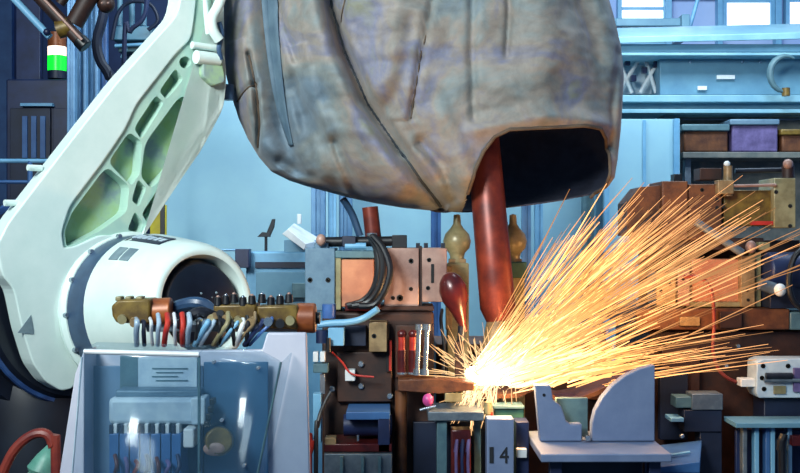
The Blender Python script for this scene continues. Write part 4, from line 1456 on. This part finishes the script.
for k in range(4):
    PB(box, 'chain_link', 'black', 204 + 1.8 * (3 - k), 399 + k * 7.5, 209 + 1.8 * (3 - k), 405 + k * 7.5, 2.81, 2.84, 0.002)
PC(box, 'round_knob', 'olive', (219, 441, 2.9), (219, 441, 2.79), 15, 13, bevel=0.004)
PS(box, 'knob_cap', 'pink', (214, 449, 2.79), 11, 7, 3)

# manifold on top of the box
mf = thing('valve_manifold', 'olive brass valve manifold with many hoses on top of the control box', 'manifold', at(210, 338, 3.08))
YM = 3.05
PB(mf, 'mounting_rail', 'grey_steel', 146, 323, 312, 332, YM + 0.05, YM + 0.2, 0.004)
PP(mf, 'body', 'olive', [(111, 306), (118, 300), (150, 299), (150, 324), (116, 323), (112, 316)], YM, 0.10, 0.006)
PP(mf, 'body', 'olive', [(213, 305), (256, 304), (256, 324), (214, 325)], YM + 0.02, 0.10, 0.006)
PP(mf, 'body', 'olive', [(256, 306), (298, 305), (298, 330), (258, 328)], YM - 0.01, 0.10, 0.006)
PC(mf, 'end_cap', 'rust', (148, 312, YM + 0.05), (172, 311, YM + 0.05), 13.5, bevel=0.004)
PC(mf, 'end_cap', 'rust', (297, 318, YM + 0.03), (316, 318, YM + 0.03), 15, bevel=0.006)
PC(mf, 'end_plug', 'black', (315, 318, YM + 0.03), (320, 318, YM + 0.03), 6)
PT(mf, 'elbow_pipe', 'robot_band', [(170, 312, YM + 0.1), (180, 306, YM + 0.08), (195, 303, YM + 0.06), (206, 306, YM + 0.06), (214, 314, YM + 0.06)], 6.5)
PT(mf, 'elbow_pipe', 'dark_steel', [(180, 326, YM + 0.02), (188, 318, YM), (200, 312, YM), (214, 316, YM + 0.02)], 5.5)
for i, x in enumerate((118, 128, 139)):
    PB(mf, 'screw_boss', 'brass', x - 3, 296.5, x + 3, 301, YM + 0.02, YM + 0.06, 0.003)
for i, x in enumerate((218, 226, 234, 243, 252, 262, 271, 280, 289)):
    y = 303 - (i % 3) * 1.5
    k_ = PC(mf, 'knob', 'black', (x, y + 3, YM + 0.03), (x, y - 6, YM + 0.03), 4.2, 3.4, bevel=0.002)
    PS(k_, 'knob_top', 'steel' if i % 2 else 'pink', (x, y - 6, YM + 0.03), 1.8)
for i, (x, y) in enumerate(((122, 318), (134, 321), (206, 322), (222, 321), (238, 320), (250, 321), (268, 320), (280, 322), (290, 319))):
    PC(mf, 'fitting', ('brass', 'tan', 'steel', 'black')[i % 4], (x, y, YM + 0.02), (x, y + 2, YM - 0.05), 4.4)
hr = random.Random(5)
hoses = [(136, 'hose_clear'), (143, 'navy_dark'), (150, 'white_plastic'), (158, 'hose_clear'), (167, 'red'), (174, 'white_plastic'), (182, 'red'), (189, 'hose_clear'), (198, 'black'), (208, 'sky_paint'),
         (219, 'black'), (228, 'brass'), (238, 'sky_paint'), (247, 'black'), (255, 'tan'), (263, 'navy'), (272, 'hose_blue'), (214, 'hose_clear'), (232, 'black'), (243, 'white_plastic')]
for i, (x, m) in enumerate(hoses):
    dx = hr.uniform(-3, 3) if i < 9 else (hr.uniform(-18, 4) if x < 250 else hr.uniform(-26, -16))
    y0_ = hr.uniform(312, 322)
    PT(mf, 'hose', m, [(x, y0_, YM - 0.02), (x + 1 + dx * 0.1, 323, YM - 0.04 - 0.03 * hr.random()), (x + dx * 0.5, 333, YM - 0.045), (x + dx, 345, YM + 0.0)], hr.uniform(1.6, 2.9))
for i in range(12):
    x, y = hr.uniform(196, 254), hr.uniform(312, 323)
    PC(mf, 'fitting', hr.choice(('brass', 'tan', 'steel', 'black', 'white_plastic')), (x, y, YM + 0.01), (x + hr.uniform(-3, 3), y + hr.uniform(-2, 2), YM - 0.03), hr.uniform(1.8, 3.6))

# ------------------------------------------------------------------ sparks
S0 = at(476, 380, 4.16)


def spark_material(heat):
    m = bpy.data.materials.new('incandescent_sparks')
    m.use_nodes = True
    nt = m.node_tree
    for nd in list(nt.nodes):
        nt.nodes.remove(nd)
    out = nt.nodes.new('ShaderNodeOutputMaterial')
    em = nt.nodes.new('ShaderNodeEmission')
    tc = nt.nodes.new('ShaderNodeTexCoord')
    ln = nt.nodes.new('ShaderNodeVectorMath')
    ln.operation = 'LENGTH'
    nt.links.new(tc.outputs['Object'], ln.inputs[0])
    rp = nt.nodes.new('ShaderNodeValToRGB')
    e = rp.color_ramp.elements
    e[0].position, e[0].color = 0.0, (1.0, 0.72, 0.40, 1)
    e[1].position, e[1].color = 1.0, (1.0, 0.46, 0.18, 1)
    k = e.new(0.25)
    k.color = (1.0, 0.50, 0.18, 1)
    k = e.new(0.55)
    k.color = (1.0, 0.42, 0.12, 1)
    nt.links.new(ln.outputs['Value'], rp.inputs['Fac'])
    mr = nt.nodes.new('ShaderNodeMapRange')
    mr.inputs['From Min'].default_value = 0.0
    mr.inputs['From Max'].default_value = 0.95
    mr.inputs['To Min'].default_value = 4.0
    mr.inputs['To Max'].default_value = 0.9
    nt.links.new(ln.outputs['Value'], mr.inputs['Value'])
    mu_ = nt.nodes.new('ShaderNodeMath')
    mu_.operation = 'MULTIPLY'
    nt.links.new(mr.outputs['Result'], mu_.inputs[0])
    mu_.inputs[1].default_value = heat
    nt.links.new(rp.outputs['Color'], em.inputs['Color'])
    nt.links.new(mu_.outputs['Value'], em.inputs['Strength'])
    nt.links.new(em.outputs['Emission'], out.inputs['Surface'])
    m.cycles.emission_sampling = 'NONE'
    return m


rng = random.Random(11)
mb = MB()
heat = []
PXM = 4.16 / F


def streak(ang, l0, l1, rad, h, depth, droop):
    """one spark's path: ang in degrees above level, lengths in metres"""
    d = Vector((math.cos(math.radians(ang)), depth, math.sin(math.radians(ang))))
    pts, rs = [], []
    n = 5
    org = S0 + Vector((max(-0.03, rng.gauss(0.03, 0.05)), rng.gauss(0, 0.02), rng.gauss(0.0, 0.022)))
    if 0 < ang < 30:
        org = org + Vector((rng.random() ** 2 * 0.28, 0, 0))
    for i in range(n + 1):
        l = l0 + (l1 - l0) * i / n
        p = org + d * l - Vector((0, 0, droop * l * l))
        pts.append(p)
        rs.append(rad * (0.35 + 0.65 * math.sin(math.pi * min(1, (i + 0.6) / (n + 1)))))
    b = len(mb.f)
    mb.tube(pts, rs, 4)
    heat.extend([min(3, int((h - 0.3) / 0.25))] * (len(mb.f) - b))


def fan(n, mu, sd, lo, hi, l0r, l1r, rr, hr):
    for _ in range(n):
        a = rng.gauss(mu, sd)
        if a < lo or a > hi:
            a = rng.uniform(lo, hi)
        lim = 1.0
        # reach of the spray at this angle, in picture pixels
        reach = 235 + 125 * math.exp(-((a - 29) / 15.0) ** 2)
        if a < 14:
            reach = 310
        l1 = rng.uniform(*l1r) * reach * PXM
        l0 = rng.uniform(*l0r) * l1
        streak(a, l0, l1, rng.uniform(*rr), rng.uniform(*hr), rng.uniform(-0.22, 0.18), 0.05 * rng.random())


fan(380, 38, 10, 21, 62, (0.0, 0.55), (0.25, 0.75), (0.0007, 0.0016), (0.3, 0.8))
fan(170, 38, 10, 23, 60, (0.40, 0.75), (0.65, 1.0), (0.0009, 0.0021), (0.4, 1.25))
fan(46, 52, 6, 42, 64, (0.45, 0.7), (0.7, 1.02), (0.0010, 0.0022), (0.4, 1.25))
fan(52, 10.5, 1.8, 7, 14, (0.15, 0.6), (0.4, 0.85), (0.0009, 0.0022), (0.4, 1.2))
fan(420, 32, 15, 5, 62, (0.0, 0.25), (0.06, 0.40), (0.0014, 0.0034), (0.4, 1.2))
fan(120, 26, 16, 3, 60, (0.0, 0.1), (0.05, 0.2), (0.003, 0.006), (0.8, 1.2))
# short spatter thrown back over the lower arm and down past the stand
for _ in range(85):
    streak(rng.uniform(95, 190), rng.uniform(0, 0.12), rng.uniform(0.08, 0.24), rng.uniform(0.0009, 0.002), rng.uniform(0.3, 0.56), rng.uniform(-0.4, 0.1), 0.3)
for _ in range(90):
    streak(rng.uniform(225, 285), rng.uniform(0, 0.04), rng.uniform(0.05, 0.17), rng.uniform(0.001, 0.0022), rng.uniform(0.3, 0.8), rng.uniform(-0.4, 0.0), 0.1)
me = bpy.data.meshes.new('weld_sparks')
me.from_pydata([tuple(v - S0) for v in mb.v], [], mb.f)
for h in (0.32, 0.5, 0.75, 1.5):
    me.materials.append(spark_material(h))
me.polygons.foreach_set('material_index', heat)
sp = bpy.data.objects.new('weld_sparks', me)
sp.location = S0
COL.objects.link(sp)
tag(sp, 'fan of orange and yellow sparks flying up from the weld point', 'sparks', kind='stuff')

# molten core
M['molten'] = mat('molten_metal', (255, 240, 200), None, 0.5, emit=(255, 240, 205), estr=9)
core = MB().ell(S0 + Vector((0.05, 0, 0.02)), (0.085, 0.05, 0.036), 24, 14)
for i, v in enumerate(core.v):
    d = v - S0
    core.v[i] = v + d * 0.7 * noise.noise(v * 22)
o = core.build('weld_pool', 'molten', None)
tag(o, 'white hot molten weld pool where the sparks start', 'weld')

# repeats share a group
GROUPS = {'profile_post': 'aluminium profile posts behind the robot', 'storage_crate': 'crates on the shelf under the press beam', 'ball_post': 'brass ball posts by the electrode arm',
          'red_valve': 'red valves beside the weld point', 'silver_tube': 'silver tubes beside the weld point', 'steel_column': 'steel columns of the hall',
          'hanging_cable': 'cables hanging beside the robot arm', 'signal_cable': 'thin cables around the fixtures', 'guard_panel': 'pale guard panels at the back', 'fixture_base': 'dark fixture bases'}
for o in COL.objects:
    g = GROUPS.get(o.name.split('.')[0])
    if g and o.parent is None:
        o['group'] = g

# ------------------------------------------------------------------ lights
def area(name, loc, target, size, power, color, sy=None, spread=180):
    l = bpy.data.lights.new(name, 'AREA')
    l.energy = power
    l.color = color
    l.shape = 'RECTANGLE'
    l.size = size
    l.size_y = sy or size
    l.spread = math.radians(spread)
    o = bpy.data.objects.new(name, l)
    o.location = loc
    o.rotation_euler = (Vector(target) - Vector(loc)).to_track_quat('-Z', 'Y').to_euler()
    COL.objects.link(o)
    return o


area('key_light', (-2.0, -0.6, 3.9), (-0.30, 4.3, 2.25), 1.3, 46, (0.92, 1.0, 0.98), spread=62)  # unseen key light added in front, narrowed onto canvas and arm
area('key_light', (-3.1, 0.6, 4.4), (-0.6, 4.2, 1.6), 1.6, 62, (0.80, 0.95, 1.0))  # second unseen key light, from the upper left
area('bay_fill', (1.7, 5.2, 4.5), (1.8, 7.8, 2.0), 2.0, 120, (0.72, 0.88, 1.0), 1.0)  # unseen lamp added to brighten the panels and wall by the beam
area('bay_fill', (-0.4, 5.7, 4.6), (-0.5, 7.4, 1.7), 2.0, 70, (0.76, 0.92, 1.0), 0.8)  # unseen lamp added to brighten the guard panel at the back
l = bpy.data.lights.new('weld_flash', 'POINT')
l.energy = 17
l.color = (1.0, 0.55, 0.22)
l.shadow_soft_size = 0.05
o = bpy.data.objects.new('weld_flash', l)
o.location = S0 + Vector((0.14, -0.16, 0.10))
COL.objects.link(o)
l = bpy.data.lights.new('spark_light', 'POINT')
l.energy = 9
l.color = (1.0, 0.50, 0.18)
l.shadow_soft_size = 0.12
o = bpy.data.objects.new('spark_light', l)
o.location = at(676, 296, 4.24)
COL.objects.link(o)

w = bpy.data.worlds.new('hall_air')
scene.world = w
w.use_nodes = True
bg = w.node_tree.nodes['Background']
bg.inputs['Color'].default_value = (0.20, 0.42, 0.72, 1)
bg.inputs['Strength'].default_value = 0.34

# ------------------------------------------------------------------ camera
cd = bpy.data.cameras.new('camera')
cd.sensor_fit = 'HORIZONTAL'
cd.sensor_width = 36.0
cd.lens = F / 800.0 * 36.0
cd.clip_start = 0.05
cam = bpy.data.objects.new('camera', cd)
cam.location = CAM
cam.rotation_euler = (math.radians(90), 0, 0)
COL.objects.link(cam)
scene.camera = cam

scene.view_settings.view_transform = 'Standard'
scene.view_settings.look = 'None'
scene.view_settings.gamma = 1.0
scene.view_settings.use_curve_mapping = False
scene.view_settings.exposure = 0.35
